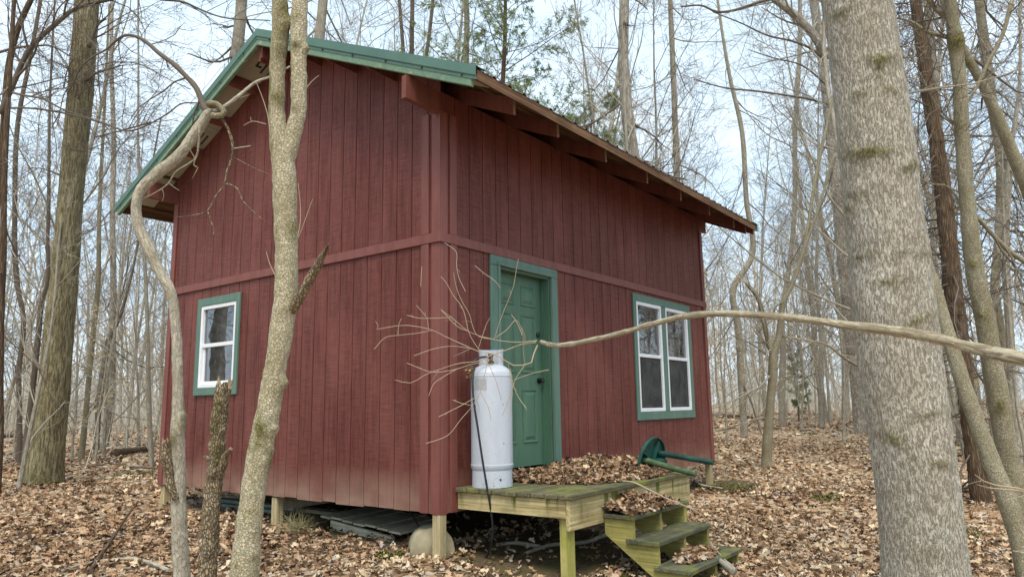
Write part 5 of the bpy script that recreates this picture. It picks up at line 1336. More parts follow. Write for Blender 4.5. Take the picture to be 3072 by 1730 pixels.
# ------------------------------------------------------------------ the low branch reaching in from the right
def low_branch():
    D = 1.1925
    t = empty('low_branch_tree', 'long bare branch reaching in from the right edge to the propane tank', 'branch')
    px = [(2760, 960), (2576, 905), (2470, 880), (2330, 845), (2150, 820), (2000, 800), (1870, 790), (1770, 790), (1720, 796), (1640, 815), (1560, 838), (1480, 856), (1430, 866), (1390, 868), (1362, 860)]
    wd = [42, 35, 31, 27, 22, 19, 17, 17, 16, 14, 13, 12, 12, 12, 11]
    dep = np.linspace(2.55, 4.6, len(px))
    P = np.array([pt(x * D, y * D, d) for (x, y), d in zip(px, dep)]); R = np.array(wd) * D * dep / FPX / 2
    add_limb(t, 'limb', P, R, MT['bark_branch'], 28, 0.012, lumps=0.16, lscale=13, fine=0.0015, fscale=70)
    # the stem it grows from stands outside the picture
    b = P[0] + CR * 0.25 + np.array([0, 0, -0.05])
    S = np.array([b + np.array([0.15, 0.1, 4.0]), b + np.array([0.05, 0.0, 1.6]), b, b + np.array([0, 0, -0.8]), [b[0], b[1], float(gnd(b[0], b[1])) - 0.1]])
    add_limb(t, 'trunk', S, np.array([0.02, 0.04, 0.05, 0.055, 0.065]), MT['bark_fine'], 16, 0.05)
    add_limb(t, 'limb_base', np.array([b, (b + P[0]) / 2 + np.array([0, 0, 0.01]), P[0] + (P[1] - P[0]) * 0.05]), np.array([0.034, 0.032, R[0]]), MT['bark_branch'], 14, 0.03)
    TW = [
     ([(985, 262), (900, 270), (760, 255), (640, 215), (560, 150), (505, 110)], 11, 4, 4.6, 4.5), ([(980, 270), (900, 283), (830, 310), (770, 330), (690, 365), (600, 375), (500, 405), (420, 435), (350, 475), (270, 460)], 15, 3, 4.6, 4.55),
     ([(988, 285), (965, 340), (960, 370), (920, 385), (860, 385), (820, 360), (770, 330), (700, 320), (620, 285), (540, 250), (460, 210), (400, 195), (330, 185), (180, 205)], 18, 3, 4.6, 4.4),
     ([(460, 210), (380, 225), (290, 235), (225, 245), (165, 305)], 6, 3, 4.45, 4.4), ([(640, 300), (560, 290), (480, 300), (365, 338)], 6, 3, 4.5, 4.45), ([(180, 205), (185, 185), (172, 165)], 3, 2, 4.4, 4.38), ([(285, 235), (290, 180), (302, 150)], 3, 2, 4.4, 4.38),
     ([(760, 255), (690, 240), (640, 120), (605, 60), (575, -20), (565, -80)], 6, 3, 4.55, 4.45), ([(770, 255), (790, 190), (815, 120), (840, 60), (866, -10), (882, -100), (892, -150)], 7, 3, 4.55, 4.5),
     ([(560, 145), (450, 150), (400, 150), (330, 135)], 5, 3, 4.5, 4.45), ([(820, 360), (760, 380), (690, 375), (560, 410), (460, 420), (330, 375)], 7, 3, 4.55, 4.48), ([(920, 390), (880, 450), (855, 520), (835, 580), (818, 620), (810, 640)], 9, 5, 4.58, 4.52),
     ([(740, 350), (720, 440), (700, 520), (660, 590), (600, 660), (540, 735), (425, 780)], 7, 3, 4.55, 4.48), ([(700, 520), (740, 600), (755, 665)], 5, 3, 4.5, 4.48), ([(870, 460), (950, 430), (1045, 408)], 5, 3, 4.56, 4.5), ([(850, 400), (870, 500), (900, 560), (930, 600)], 5, 3, 4.56, 4.5),
     ([(690, 540), (600, 590), (490, 645)], 4, 3, 4.5, 4.45), ([(915, 275), (912, 220), (880, 160), (830, 210), (780, 245)], 6, 3, 4.58, 4.5), ([(925, 385), (915, 300), (925, 250), (905, 190)], 6, 3, 4.58, 4.5), ([(640, 215), (600, 200), (500, 105)], 4, 3, 4.5, 4.46), ([(700, 320), (650, 240), (605, 90), (560, 30), (520, -40), (500, -60)], 4, 2.5, 4.5, 4.45),
     ([(440, 210), (430, 150), (400, 110), (378, 85)], 4, 2.5, 4.45, 4.4), ([(690, 300), (710, 240), (735, 170), (750, 145)], 4, 2.5, 4.5, 4.46), ([(855, 130), (880, 165), (905, 220), (910, 235)], 4, 3, 4.55, 4.5), ([(590, 400), (520, 440), (465, 480), (440, 540)], 5, 3, 4.5, 4.46), ([(660, 590), (600, 575), (560, 560)], 4, 2.5, 4.5, 4.47), ([(840, 380), (860, 500), (850, 620), (840, 675)], 4, 2.5, 4.55, 4.5),
     ([(520, -230), (580, -180), (580, -120), (590, -60), (625, 15)], 4, 2.5, 4.5, 4.5), ([(672, -115), (720, -75), (770, -40), (800, -5)], 4, 2.5, 4.5, 4.5), ([(405, -110), (402, -60), (400, -10)], 3, 2, 4.5, 4.5), ([(720, 350), (740, 380), (800, 540), (805, 560)], 3, 2, 4.5, 4.5)]
    bt = []
    for p, w0, w1, d0, d1 in TW:
        q = PX([('A5', *p)]); dd = np.linspace(d0, d1, len(q)); P3 = np.array([pt(x, y, k) for (x, y), k in zip(q, dd)]); R3 = np.linspace(w0, w1, len(q)) * 0.46 * RS * dd / FPX / 2
        bt.append((*limb_batch(P3, R3, 20), 7))
    rg = np.random.default_rng(77)
    allp = np.concatenate([b[0] for b in bt]); allr = np.concatenate([b[1] for b in bt])
    bt.append((*sprout(allp, allr, 1, rg, 0.3, (30, 60), (0.1, 0.2), 0.6, 5, 0.15, 0.02, 0.0016), 4))
    link('twigs', tube_mesh('twigs', bt, [MT['twigpale']]), t)
low_branch()

# ------------------------------------------------------------------ the woods
def woods():
    rg = np.random.default_rng(2024)
    spots = []
    def ok(x, y, md):
        if -1.8 < x < 8.5 and -2.5 < y < 7.2: return False
        return all((x - a) ** 2 + (y - b) ** 2 > md * md for a, b in spots)
    ZN = [(150, 'at the left edge'), (330, 'behind the thick olive trunk'), (540, 'between the thick trunk and the cabin'), (800, 'behind the left roof slope'), (1150, 'above the green roof cap'),
          (1450, 'above the near roof corner'), (1800, 'above the middle of the eave'), (2130, 'above the far end of the eave'), (2330, 'just right of the cabin'), (2500, 'left of the big grey trunk'), (2860, 'behind the big grey trunk'), (9999, 'at the right edge')]
    def zone(x, y, r):
        q = px_of(np.array([[x, y, 1.0]]))[0][0]
        return next(n for k, n in ZN if q < k), ('nearer' if r < 24 else 'farther')
    placed = {}
    plans = [('tall', 30, 21, 48, 3.0, 'tall_tree', 'tall bare tree'), ('slim', 92, 14, 46, 1.7, 'slim_tree', 'slim bare tree'), ('sapling', 70, 11, 34, 1.2, 'sapling', 'thin bare sapling')]
    for kind, n, d0, d1, md, nm, lab in plans:
        k = 0; tries = 0
        while k < n and tries < 6000:
            tries += 1
            a = YAW + rg.uniform(-0.78, 0.78); r = math.sqrt(rg.uniform(d0 * d0, d1 * d1))
            x, y = CAM[0] + r * cos(a), CAM[1] + r * sin(a)
            if not ok(x, y, md): continue
            q = px_of(np.array([[x, y, 1.0]]))[0][0]
            if kind == 'tall' and r < 34 and 2130 < q < 2560: continue
            if r < 21 and 2150 < q < 2560: continue          # keep the clearing right of the cabin open
            if kind == 'sapling' and r < 22 and 2150 < q < 2560 and rg.random() < 0.6: continue
            if kind != 'sapling' and q < 540 and rg.random() < 0.35: continue
            spots.append((x, y)); z, nf = zone(x, y, r)
            o = place_tree(kind, int(rg.integers(4)), x, y, rg.uniform(0.8, 1.2), rg.uniform(0, 6.28), nm, '', f"{nf} {lab.replace('bare ', '')}s {z}"); placed.setdefault((nf, lab, z), []).append((q, o)); k += 1
    ORD = ['leftmost', 'second from left', 'third from left', 'fourth from left', 'fifth from left', 'sixth from left', 'seventh from left', 'eighth from left', 'ninth from left', 'tenth from left', 'eleventh from left', 'twelfth from left']
    for (nf, lab, z), m in placed.items():
        m.sort(key=lambda t: t[0]); zz = z.replace('the ', '')
        for i, (_, o) in enumerate(m):
            o['label'] = f'single {nf} {lab} {zz}' if len(m) == 1 else f'{ORD[i]} of the {nf} {lab}s {zz}' if i < len(m) - 1 else f'rightmost of the {nf} {lab}s {zz}'
def mirrored_trees():
    rg = np.random.default_rng(555)
    for cx, cy, a0, n, lab in ((0.0, 3.6, 2.49, 13, 'bare tree outside the picture, mirrored in the gable window'), (4.6, 0.0, -0.65, 10, 'bare tree outside the picture, mirrored in the double window')):
        for k in range(n):
            a = a0 + (k + rg.random()) / n * 0.8 - 0.4; r = rg.uniform(9, 24) + (6 if a0 < 0 else 0)
            place_tree(('tall', 'slim')[k % 2], int(rg.integers(4)), cx + r * cos(a), cy + r * sin(a), rg.uniform(0.9, 1.2), rg.uniform(0, 6.28), ('tall_tree', 'slim_tree')[k % 2], lab, lab.split(',')[1].strip() + ' trees')
woods()
mirrored_trees()

def far_woods():
    """the distant wood that reads as one grey mass"""
    rg = np.random.default_rng(99); n = 1000
    a = np.where(rg.random(n) < 0.8, YAW + rg.uniform(-1.0, 1.0, n), rg.uniform(0, 2 * pi, n)); r = np.sqrt(rg.uniform(42 ** 2, 105 ** 2, n))
    x, y = CAM[0] + r * np.cos(a), CAM[1] + r * np.sin(a)
    P = np.stack([x, y, gnd(x, y) - 0.2], -1); H = rg.uniform(6, 19, n)
    D = unit(np.stack([rg.normal(size=n) * 0.07, rg.normal(size=n) * 0.07, np.ones(n)], -1))
    t = walk(P, D, H, 0.03 + 0.0065 * H * rg.uniform(0.4, 1.2, n), rg, 6, 0.05, 0.03, 0.8)
    l = sprout(*t, 9, rg, 0.06, (30, 65), (0.18, 0.36), 0.4, 4, 0.13, 0.07, 0.016)
    b = sprout(*l, 3, rg, 0.15, (30, 60), (0.35, 0.7), 0.6, 3, 0.15, 0.05, 0.009)
    m = 3200; a = YAW + rg.uniform(-1.0, 1.0, m); r = np.sqrt(rg.uniform(48 ** 2, 110 ** 2, m)); x, y = CAM[0] + r * np.cos(a), CAM[1] + r * np.sin(a)
    br = walk(np.stack([x, y, gnd(x, y) - 0.1], -1), unit(rg.normal(size=(m, 3)) * 0.25 + np.array([0, 0, 1])), rg.uniform(1.5, 5.5, m), np.full(m, 0.03), rg, 3, 0.1, 0.04); b2 = sprout(*br, 3, rg, 0.1, (25, 55), (0.4, 0.7), 0.6, 3, 0.15, 0.05, 0.014)
    link('far_woods', tube_mesh('far_woods', [(*t, 4), (*l, 3), (*b, 3), (*br, 3), (*b2, 3)], [MT['twigfar']]), kind='stuff', label='grey mass of bare trees in the distance', cat='woods')
    n = 1750
    a = YAW + rg.uniform(-0.95, 0.95, n); r = np.sqrt(rg.uniform(16 ** 2, 60 ** 2, n)); x, y = CAM[0] + r * np.cos(a), CAM[1] + r * np.sin(a)
    q = px_of(np.stack([x, y, np.zeros(n)], -1))[:, 0]
    keep = ~((-1.5 < x) & (x < 8) & (-2 < y) & (y < 6.5)) & ~((q > 2120) & (r < 34))
    x, y = x[keep], y[keep]; n = len(x); P = np.stack([x, y, gnd(x, y) - 0.05], -1)
    t = walk(P, unit(rg.normal(size=(n, 3)) * 0.35 + np.array([0, 0, 1])), rg.uniform(0.8, 3.2, n), np.full(n, 0.012), rg, 5, 0.12, 0.04)
    b = sprout(*t, 6, rg, 0.1, (25, 60), (0.3, 0.6), 0.6, 4, 0.15, 0.04, 0.005); s = sprout(*b, 1, rg, 0.2, (25, 60), (0.3, 0.6), 0.6, 3, 0.15, 0.03, 0.005)
    link('undergrowth', tube_mesh('undergrowth', [(*t, 3), (*b, 3), (*s, 3)], [MT['twigfar']]), kind='stuff', label='thin bare brush filling the woods', cat='undergrowth')
far_woods()

# ------------------------------------------------------------------ evergreen cedars and beech saplings that keep their leaves
def sprays(pts, rad, C, rg, ln=(0.04, 0.10), wd=0.010, droop=-0.2):
    """little flat leaf sprays along twigs -> V, tris, tone"""
    B, m, _ = pts.shape
    t = rg.random((B, C)); q = t * (m - 1); i = np.minimum(q.astype(int), m - 2); f = (q - i)[..., None]; bi = np.arange(B)[:, None]
    P = (pts[bi, i] * (1 - f) + pts[bi, i + 1] * f).reshape(-1, 3)
    D = unit(unit(pts[bi, i + 1] - pts[bi, i]).reshape(-1, 3) * 0.8 + rg.normal(size=P.shape) * 0.6 + np.array([0, 0, droop]))
    Sd = unit(np.cross(D, rg.normal(size=P.shape))); L_ = rg.uniform(*ln, len(P))[:, None]
    w_ = wd * rg.uniform(0.6, 1.4, (len(P), 1))
    V = np.stack([P, P + D * L_ * 0.5 + Sd * w_, P + D * L_, P + D * L_ * 0.5 - Sd * w_], 1)
    n = len(P); k = np.arange(n)[:, None] * 4
    return V.reshape(-1, 3), (k + np.array([[0, 1, 2, 3]])), np.repeat(rg.random(n), 4)
def cedar(px, py, d, H, r0, label, seed, dens=1.0, z0=0.15):
    rg = np.random.default_rng(seed); p = pt(px, py, d); x, y = p[0], p[1]; z = float(gnd(x, y))
    t = empty('cedar_tree', label, 'tree', None, (x, y, z))
    tp, tr = walk(np.array([[0, 0, -0.1]]), np.array([[0.02, 0, 1.0]]), np.array([H]), np.array([r0]), rg, 14, 0.03, 0.02, 0.85)
    l = sprout(tp, tr, int(64 * dens), rg, z0, (55, 88), (0.14, 0.24), 0.3, 7, 0.1, 0.03, 0.008)
    b = sprout(*l, 8, rg, 0.2, (30, 60), (0.3, 0.5), 0.5, 5, 0.12, 0.0, 0.004); s = sprout(*b, 4, rg, 0.1, (25, 50), (0.35, 0.6), 0.6, 4, 0.12, -0.02, 0.003)
    link('trunk', tube_mesh('trunk', [(tp, tr, 10)], [MT['bark_cedar']]), t)
    cr = link('crown', tube_mesh('crown', [(*l, 4), (*b, 3), (*s, 3)], [MT['twigdark']]), t)
    V, F, tn = sprays(*s, int(26 * dens) + 2, rg, (0.06, 0.14), 0.0075)
    fo = link('foliage', arr_mesh('foliage', V, [F], attr=tn, smooth=False, mats=[MT['cedar']]), t, kind='stuff')
cedar(1024 + 860 * RS, 300, 18, 15, 0.13, 'airy green cedar rising behind the middle of the roof', 501, 1.0, 0.28)
cedar(1024 + 1190 * RS, 300, 21, 9.8, 0.10, 'lower green cedar behind the roof slope beside the pale patchy trunk', 502, 0.8, 0.3)
cedar(2048 + 565 * RS, 865 + 430 * RS, 34, 3.2, 0.04, 'small green cedar bush far off in the clearing right of the cabin', 503, 0.35)

def beech(px, py, d, H, seed, label, nl=5):
    rg = np.random.default_rng(seed); g = pt(px, py, d); x, y = g[0], g[1]
    t = empty('beech_sapling', label, 'tree', None, (x, y, float(gnd(x, y))))
    tp, tr = walk(np.array([[0, 0, -0.1]]), unit(np.array([[rg.normal() * .1, rg.normal() * .1, 1.0]])), np.array([H]), np.array([0.03]), rg, 10, 0.06, 0.03, 0.8)
    l = sprout(tp, tr, 16, rg, 0.2, (50, 80), (0.25, 0.45), 0.45, 6, 0.12, 0.02, 0.005); b = sprout(*l, 5, rg, 0.2, (30, 60), (0.3, 0.5), 0.6, 4, 0.12, 0.0, 0.003)
    link('trunk', tube_mesh('trunk', [(tp, tr, 8)], [MT['bark_far']]), t); link('crown', tube_mesh('crown', [(*l, 4), (*b, 3)], [MT['twig']]), t)
    V, F, tn = sprays(*b, nl, rg, (0.05, 0.10), 0.02, -0.1)
    link('foliage', arr_mesh('foliage', V, [F], attr=tn, smooth=False, mats=[MT['beech']]), t, kind='stuff')
beech(300, 1150, 15.5, 3.3, 601, 'beech sapling holding pale yellow leaves between the thick trunk and the cabin', 4)
beech(60, 1200, 17, 2.6, 602, 'beech sapling with a few pale leaves left of the thick trunk', 3)
beech(2165, 1050, 19, 4.6, 603, 'beech sapling with pale leaves peeking out beside the cabin corner on the right', 6)
beech(2890, 1150, 16, 3.0, 604, 'beech sapling with pale leaves between the trunks at the right edge', 6)
beech(470, 1150, 22, 3.4, 605, 'beech sapling with pale leaves nearest the cabin on the left', 3)

# ------------------------------------------------------------------ fallen leaves
LEAF_V = np.array([(0, 0), (0, 1), (0, 0.5), (-0.2, 0.16), (-0.12, 0.36), (-0.36, 0.52), (-0.15, 0.70), (-0.2, 0.86), (0.2, 0.16), (0.12, 0.36), (0.36, 0.52), (0.15, 0.70), (0.2, 0.86)])
LEAF_F = np.array([(2, 0, 8), (2, 8, 9), (2, 9, 10), (2, 10, 11), (2, 11, 12), (2, 12, 1), (2, 1, 7), (2, 7, 6), (2, 6, 5), (2, 5, 4), (2, 4, 3), (2, 3, 0)])
OVAL_V = np.array([(0, 0), (0, 1), (0, 0.5), (-0.25, 0.3), (-0.24, 0.7), (0.25, 0.3), (0.24, 0.7)])
OVAL_F = np.array([(2, 0, 5), (2, 5, 6), (2, 6, 1), (2, 1, 4), (2, 4, 3), (2, 3, 0)])
def leaf_geo(P, size, rg, tilt=0.5, shape='oak', tone=None, curl=1.0):
    n = len(P); LV, LF = (LEAF_V, LEAF_F) if shape == 'oak' else (OVAL_V, OVAL_F)
    m = len(LV); u = LV[:, 0][None] * rg.uniform(0.75, 1.35, (n, 1)); v = (LV[:, 1][None] - 0.5) + np.zeros((n, 1))
    h = curl * (rg.uniform(-0.2, 1.5, (n, 1)) * u * u + rg.uniform(-0.35, 0.5, (n, 1)) * v * v + rg.normal(size=(n, m)) * 0.055 + rg.uniform(-.5, .5, (n, 1)) * u * v)
    yaw = rg.uniform(0, 2 * pi, n); ax = rg.normal(size=(n, 2)) * tilt
    a = np.stack([np.cos(yaw), np.sin(yaw), ax[:, 0]], -1); a = unit(a); b = np.stack([-np.sin(yaw), np.cos(yaw), ax[:, 1]], -1); b = unit(b - a * (a * b).sum(-1, keepdims=True)); c = np.cross(a, b)
    V = P[:, None] + size[:, None, None] * (u[..., None] * a[:, None] + v[..., None] * b[:, None] + h[..., None] * c[:, None])
    F = (np.arange(n)[:, None, None] * m + LF[None]).reshape(-1, 3)
    t = rg.random(n) if tone is None else tone
    return V.reshape(-1, 3), F, np.repeat(t, m)
def leaf_obj(name, parts, label, parent=None, cat='leaves'):
    V = []; F = []; T = []; o = 0
    for v, f, t in parts: V.append(v); F.append(f + o); T.append(t); o += len(v)
    me = arr_mesh(name, np.concatenate(V), [np.concatenate(F)], attr=np.concatenate(T), smooth=True, mats=[MT['leaves']])
    return link(name, me, parent, label, cat, None, 'stuff')

def litter():
    rg = np.random.default_rng(4242); parts = []
    for r0, r1, dens, s0, s1, shape in ((3.2, 6, 170, .05, .11, 'oak'), (6, 9.5, 560, .034, .088, 'oak'), (9.5, 14, 230, .04, .098, 'oak'), (14, 24, 105, .055, .12, 'oval'), (24, 60, 15, .10, .19, 'oval')):
        half = 0.74; n = int(half * (r1 ** 2 - r0 ** 2) * dens)
        a = YAW + rg.uniform(-half, half, n); r = np.sqrt(rg.uniform(r0 ** 2, r1 ** 2, n)); x, y = CAM[0] + r * np.cos(a), CAM[1] + r * np.sin(a)
        ins = (0.1 < x) & (x < 6.15) & (0.15 < y) & (y < 4.8); dk = (0.1 < x) & (x < 2.6) & (-1.15 < y) & (y <= 0.15)
        so = ((x - 6.3) / 0.9) ** 2 + ((y + 0.15) / 0.45) ** 2 < 1
        edge = ins & ((x < 0.55) | (y < 0.5))
        p = np.where(ins, np.where(edge, 0.35, 0.06), np.where(dk, 0.12, np.where(so, 0.15, 1.0)))
        cl = vnoise(np.stack([x, y, x * 0], -1), 0.8) * 0.5 + 0.5
        k = rg.random(n) < p * (0.65 + 0.5 * cl); x, y = x[k], y[k]; n = len(x)
        size = rg.uniform(s0, s1, n) * rg.choice([0.7, 1, 1, 1.15], n)
        P = np.stack([x, y, gnd(x, y) + 0.012 + rg.random(n) * 0.035], -1)
        tone = np.clip(rg.beta(1.4, 1.7, n) + 0.28 * vnoise(P, 0.7), 0, 1)
        big = rg.random(n) < 0.02; size = np.where(big, size * 1.7, size); tone = np.where(big, 0.75 + 0.25 * rg.random(n), tone)
        parts.append(leaf_geo(P, size, rg, 0.48 if r0 < 14 else 0.35, shape, tone, 1.3))
    leaf_obj('leaf_litter', parts, 'fallen brown leaves covering the ground all round the cabin')
litter()

def leaf_pile(name, label, fn, n, box, seed, size=(0.05, 0.11), bias=0.0):
    rg = np.random.default_rng(seed); x = rg.uniform(box[0], box[1], n); y = rg.uniform(box[2], box[3], n); h, base = fn(x, y)
    k = h > 0.004; x, y, h = x[k], y[k], h[k]; base = base[k] if hasattr(base, '__len__') else base; n = len(x)
    P = np.stack([x, y, base + 0.012 + h * rg.uniform(0.55, 1.05, n)], -1)
    g = leaf_geo(P, rg.uniform(*size, n), rg, 0.55, 'oak', np.clip(rg.beta(1.4, 2.6, n) + bias, 0, 1))
    # the heap itself under the loose leaves
    xs = np.linspace(box[0], box[1], 40); ys = np.linspace(box[2], box[3], 26); X, Y = np.meshgrid(xs, ys, indexing='ij'); H, b0 = fn(X.ravel(), Y.ravel())
    V = np.stack([X.ravel(), Y.ravel(), b0 + np.where(H > 0.004, H * 0.75, -0.03)], -1); i = np.arange(40 * 26).reshape(40, 26)
    T = np.stack([np.stack([i[:-1, :-1], i[1:, :-1], i[1:, 1:]], -1).reshape(-1, 3), np.stack([i[:-1, :-1], i[1:, 1:], i[:-1, 1:]], -1).reshape(-1, 3)]).reshape(-1, 3)
    hh = np.where(H > 0.004, 1, 0)[T].min(1) > 0
    leaf_obj(name, [g, (V, T[hh], rg.uniform(0.05, 0.35, len(V)))], label)
def deck_heap(x, y):
    wob = 0.12 * vnoise(np.stack([x, y, x * 0], -1), 3)
    front = np.clip((y + 1.0 + 0.2 * np.clip((x - 1.0) / 1.0, 0, 1) - 0.06 * np.sin(x * 3) + wob) / 0.45, 0, 1) * np.clip((x - 0.66 + 0.35 * np.clip(-y - 0.25, 0, 1) * -0.6 + wob) / 0.25, 0, 1) * np.clip((2.52 - x) / 0.06, 0, 1)
    return (0.06 + 0.06 * np.clip((x - 1.6) / 0.4, 0, 1)) * front * (0.75 + 0.5 * (vnoise(np.stack([x, y, x * 0 + 5], -1), 4) * .5 + .5)), 0.20
leaf_pile('porch_leaf_pile', 'deep drift of brown leaves on the porch in front of the door', deck_heap, 2900, (0.5, 2.52, -1.2, -0.02), 71, (0.04, 0.09))
def step_heap(x, y):
    k = np.clip(1 - ((x - 1.15) / 0.52) ** 2, 0, 1) * np.clip((-y - 1.215) / 0.01, 0, 1) * np.clip((y + 1.50) / 0.10, 0, 1)
    return 0.15 * np.sqrt(k) * np.clip((y + 1.52) / 0.25, 0.25, 1) * (0.7 + 0.3 * vnoise(np.stack([x, y, x * 0 + 9], -1), 7)), 0.0
leaf_pile('step_leaf_pile', 'heap of brown leaves on the top step', step_heap, 620, (0.70, 1.72, -1.50, -1.215), 72, (0.05, 0.10))
def step_heap2(x, y):
    k = np.clip(1 - ((x - 1.22) / 0.36) ** 2 - ((y + 1.80) / 0.13) ** 2, 0, 1); return 0.05 * np.sqrt(k), -0.37
leaf_pile('step_leaf_pile', 'small scatter of grey-brown leaves on the bottom step', step_heap2, 230, (0.85, 1.62, -1.95, -1.68), 73, (0.04, 0.08), 0.1)

# ------------------------------------------------------------------ sticks, logs, grass
def stick(name, label, P, r0, r1, mat='twig', S=8, cat='stick', group=None, lumps=0.12):
    P = np.array(P, float); me = trunk_mesh(P, np.linspace(r0, r1, len(P)), S, MT[mat], 0.03, lumps=lumps, lscale=12)
    me.name = name; return link(name, me, None, label, cat, group)
def onground(spec, h=0.02): return [gpix(*q) + np.array([0, 0, h]) for q in PX(spec)]
def small_things():
    a = onground([('A4', (430, 1500),)], 0.02)[0]
    tip = pt(690 * RS, 865 + 1128 * RS, 7.7); bas = onground([('A4', (560, 1330),)])[0]
    g = onground([('A4', (450, 1445), (505, 1370), (560, 1305), (625, 1215), (692, 1128))], 0.03)
    for k, h in enumerate((0, 0.02, 0.05, 0.08, 0.10)): g[k][2] += h
    stick('fallen_stick', 'straight dark stick lying in the leaves left of the crooked tree', g, 0.020, 0.010, 'bark_cedar')
    stick('fallen_branch', 'curved grey fallen branch in the leaves along the bottom left', onground([('A4', (300, 1445), (420, 1405), (520, 1388), (640, 1378), (745, 1395), (850, 1440))], 0.03), 0.010, 0.018, 'bark_far')
    stick('fallen_log', 'short dark log in the leaves between the thick trunk and the cabin', onground([('A4', (575, 850), (650, 838), (735, 828))], 0.10), 0.10, 0.08, 'bark_cedar', 14, 'log')
    stick('fallen_log', 'dark log lying behind the thick olive trunk at the left edge', onground([('A4', (-40, 790), (60, 770), (130, 775))], 0.25), 0.10, 0.08, 'bark_cedar', 12, 'log')
    stick('fallen_branch', 'thin dark branch lying in the leaves near the far cabin corner', onground([('A4', (440, 905), (560, 893), (650, 905), (780, 915))], 0.04), 0.015, 0.02, 'twigdark')
    stick('fallen_branch', 'thin brown branch lying in the leaves in front of the thick trunk', onground([('A4', (520, 1010), (600, 985), (700, 975), (790, 985))], 0.03), 0.008, 0.012, 'twig')
    stick('fallen_branch', 'short stick curving over the leaves in the clearing right of the cabin', onground([('A6', (592, 725), (630, 720), (672, 738))], 0.06), 0.03, 0.015, 'twigdark')
    stick('fallen_log', 'long low log at the edge of the clearing beside the cabin corner', onground([('A6', (150, 645), (250, 650), (350, 658))], 0.1), 0.12, 0.08, 'bark_cedar', 10, 'log')
    stick('dead_branch', 'pale dead root lying beside the far corner post', onground([('A6', (70, 985), (95, 1000), (140, 1008), (200, 1015))], 0.03), 0.028, 0.012, 'bark_pale')
    def s7(x, y): return 1840 + x * .2894, 1280 + y * .2894
    P = [pt(*s7(x, y), d) for (x, y), d in (((60, 558), 6.55), ((200, 572), 6.45), ((400, 665), 6.35), ((560, 745), 6.3), ((700, 800), 6.3), ((880, 885), 6.3), ((1000, 1000), 6.35), ((1060, 1150), 6.4), ((1080, 1230), 6.42))]
    stick('dead_twig', 'long thin dead twig draped over the top step', P, 0.008, 0.003, 'twigpale')
    P = [pt(*s7(x, y), d) for (x, y), d in (((1060, 1360), 6.0), ((1140, 1410), 5.9), ((1250, 1500), 5.75))]
    stick('driftwood_piece', 'grey split piece of wood leaning on the bottom step', P, 0.022, 0.03, 'bark_far', 10, 'wood piece', None, 0.25)
    P = [pt(*s7(x, y), d) for (x, y), d in (((990, 1180), 6.2), ((1080, 1290), 6.1), ((1160, 1380), 6.0), ((1240, 1440), 5.9))]
    stick('dead_twig', 'thin brown twig standing up from the bottom step', P, 0.006, 0.009, 'twig')
    for k, (sp, lab) in enumerate((([('A5', (935, 1340), (1060, 1300), (1200, 1290), (1330, 1250))], 'pale stick on the soil in the dark below the porch'), ([('A5', (780, 1300), (880, 1290), (1000, 1310))], 'shorter stick farther back in the dark below the porch'))):
        stick('fallen_stick', lab, onground(sp, 0.02), 0.016, 0.022, 'bark_far')
    # dry grass tuft by the middle post
    rg = np.random.default_rng(31)
    def tuft(c, n, h, name, label, mat='grass', spread=0.10):
        P = np.zeros((n, 3)) + np.array(c) + rg.normal(size=(n, 3)) * np.array([spread, spread, 0]) * 0.5
        D = unit(rg.normal(size=(n, 3)) * np.array([1, 1, 0.2]) * 0.7 + np.array([0, 0, 1])); pts, rad = walk(P, D, rg.uniform(0.5, 1, n) * h, np.full(n, 0.0028), rg, 5, 0.10, -0.20, 0.8)
        V, F, U = tubes(pts, rad, 3); me = arr_mesh(name, V, [F], attr=np.repeat(rg.random(n), 15), mats=[MT[mat]])
        link(name, me, None, label, 'grass', None, 'stuff')
    tuft(gpix(750 * 1.1925, 1338 * 1.1925) - np.array([0, 0, .01]), 260, 0.32, 'dry_grass_tuft', 'tuft of dry grass by the middle post of the gable wall')
    # low mossy and grassy spots
    for k, (sp, r) in enumerate(((('A5', 245, 1355), 0.10), (('A6', 620, 735), 0.35), (('A6', 240, 1005), 0.32), (('A4', 670, 940), 0.25), (('A6', 730, 1060), 0.2), (('A6', 1390, 1240), 0.2))):
        c = gpix(*PX([(sp[0], sp[1:])])[0]); n = 260
        a = rg.uniform(0, 6.28, n); q = r * np.sqrt(rg.random(n)); P = np.stack([c[0] + q * np.cos(a) * 1.5, c[1] + q * np.sin(a), np.zeros(n)], -1); P[:, 2] = gnd(P[:, 0], P[:, 1]) + 0.02 + rg.random(n) * 0.02
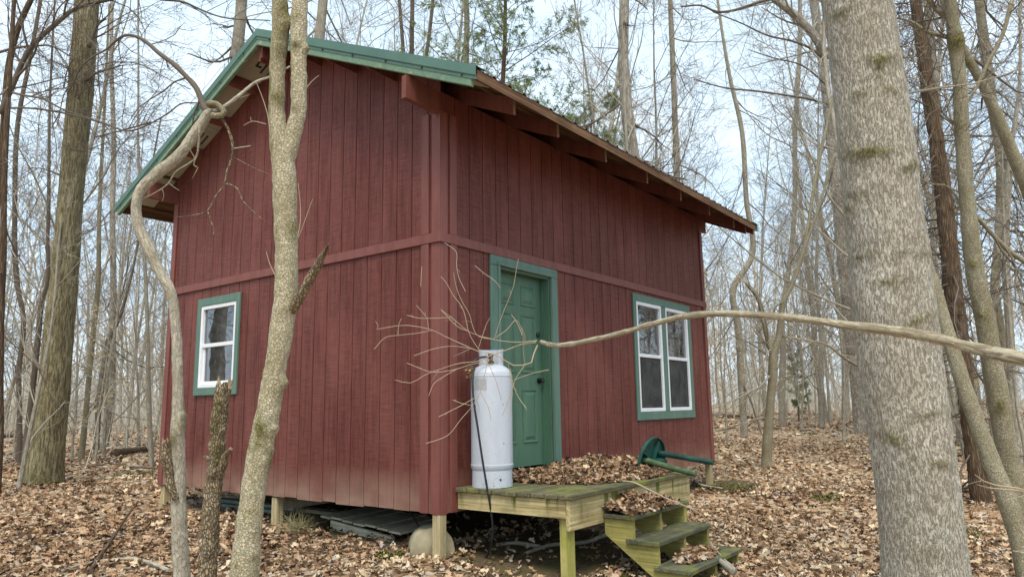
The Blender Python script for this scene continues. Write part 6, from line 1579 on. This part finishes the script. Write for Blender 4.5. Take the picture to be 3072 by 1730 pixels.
        v, f, t = leaf_geo(P, rg.uniform(0.02, 0.05, n), rg, 0.5, 'oval')
        link('moss_patch', arr_mesh('moss_patch', v, [f], attr=t, mats=[MT['moss']]), None, ['small moss cushion beside the stone block', 'green grassy spot in the clearing right of the cabin', 'mossy rim of bare soil by the far corner post', 'green plants in the leaves between the thick trunk and the cabin', 'faint green spot in the leaves between the cabin and the big trunk', 'green spot between the trunks at the right edge'][k], 'moss', None, 'stuff')
    # pale shrub twigs entering at the right edge
    t = empty('pale_shrub', 'pale bare shrub twigs entering at the lower right edge', 'shrub')
    base = pt(3150, 1700, 4.4); base[2] = float(gnd(base[0], base[1])); bt = []
    for sp in ([(1720, 1010), (1640, 998), (1560, 985), (1500, 960), (1470, 935)], [(1720, 1020), (1620, 1010), (1530, 1000), (1480, 985)], [(1720, 1330), (1690, 1322), (1660, 1318)], [(1720, 170), (1680, 130), (1620, 60)], [(1720, 1245), (1695, 1200), (1680, 1150)]):
        q = PX([('A6', *sp)]); P3 = np.array([pt(x, y, 4.2) for x, y in q]); P3 = np.vstack([base, (base * 0.4 + P3[0] * 0.6) + CR * 0.12, P3]); bt.append((*limb_batch(P3, np.linspace(0.008, 0.002, len(P3)), 24), 6))
    ap = np.concatenate([b[0] for b in bt]); ar = np.concatenate([b[1] for b in bt]); bt.append((*sprout(ap, ar, 4, rg, 0.6, (25, 55), (0.1, 0.2), 0.6, 4, 0.15, 0.03, 0.0015), 3))
    link('twigs', tube_mesh('twigs', bt, [MT['twigpale']]), t)
    # dry leaves caught between the tank and the wall
    P = np.array([pt(1024 + x * RS, 865 + y * RS, 6.42) for x, y in ((640, 390), (650, 400), (642, 420), (655, 385), (648, 440), (636, 430), (645, 405), (652, 420))]); v, f, tn = leaf_geo(P, np.full(8, 0.09), rg, 1.2, 'oak', np.full(8, 0.36))
    link('caught_leaves', arr_mesh('caught_leaves', v, [f], attr=tn, mats=[MT['leaves']]), None, 'brown leaves caught between the propane tank and the wall', 'leaves', None, 'stuff')
small_things()
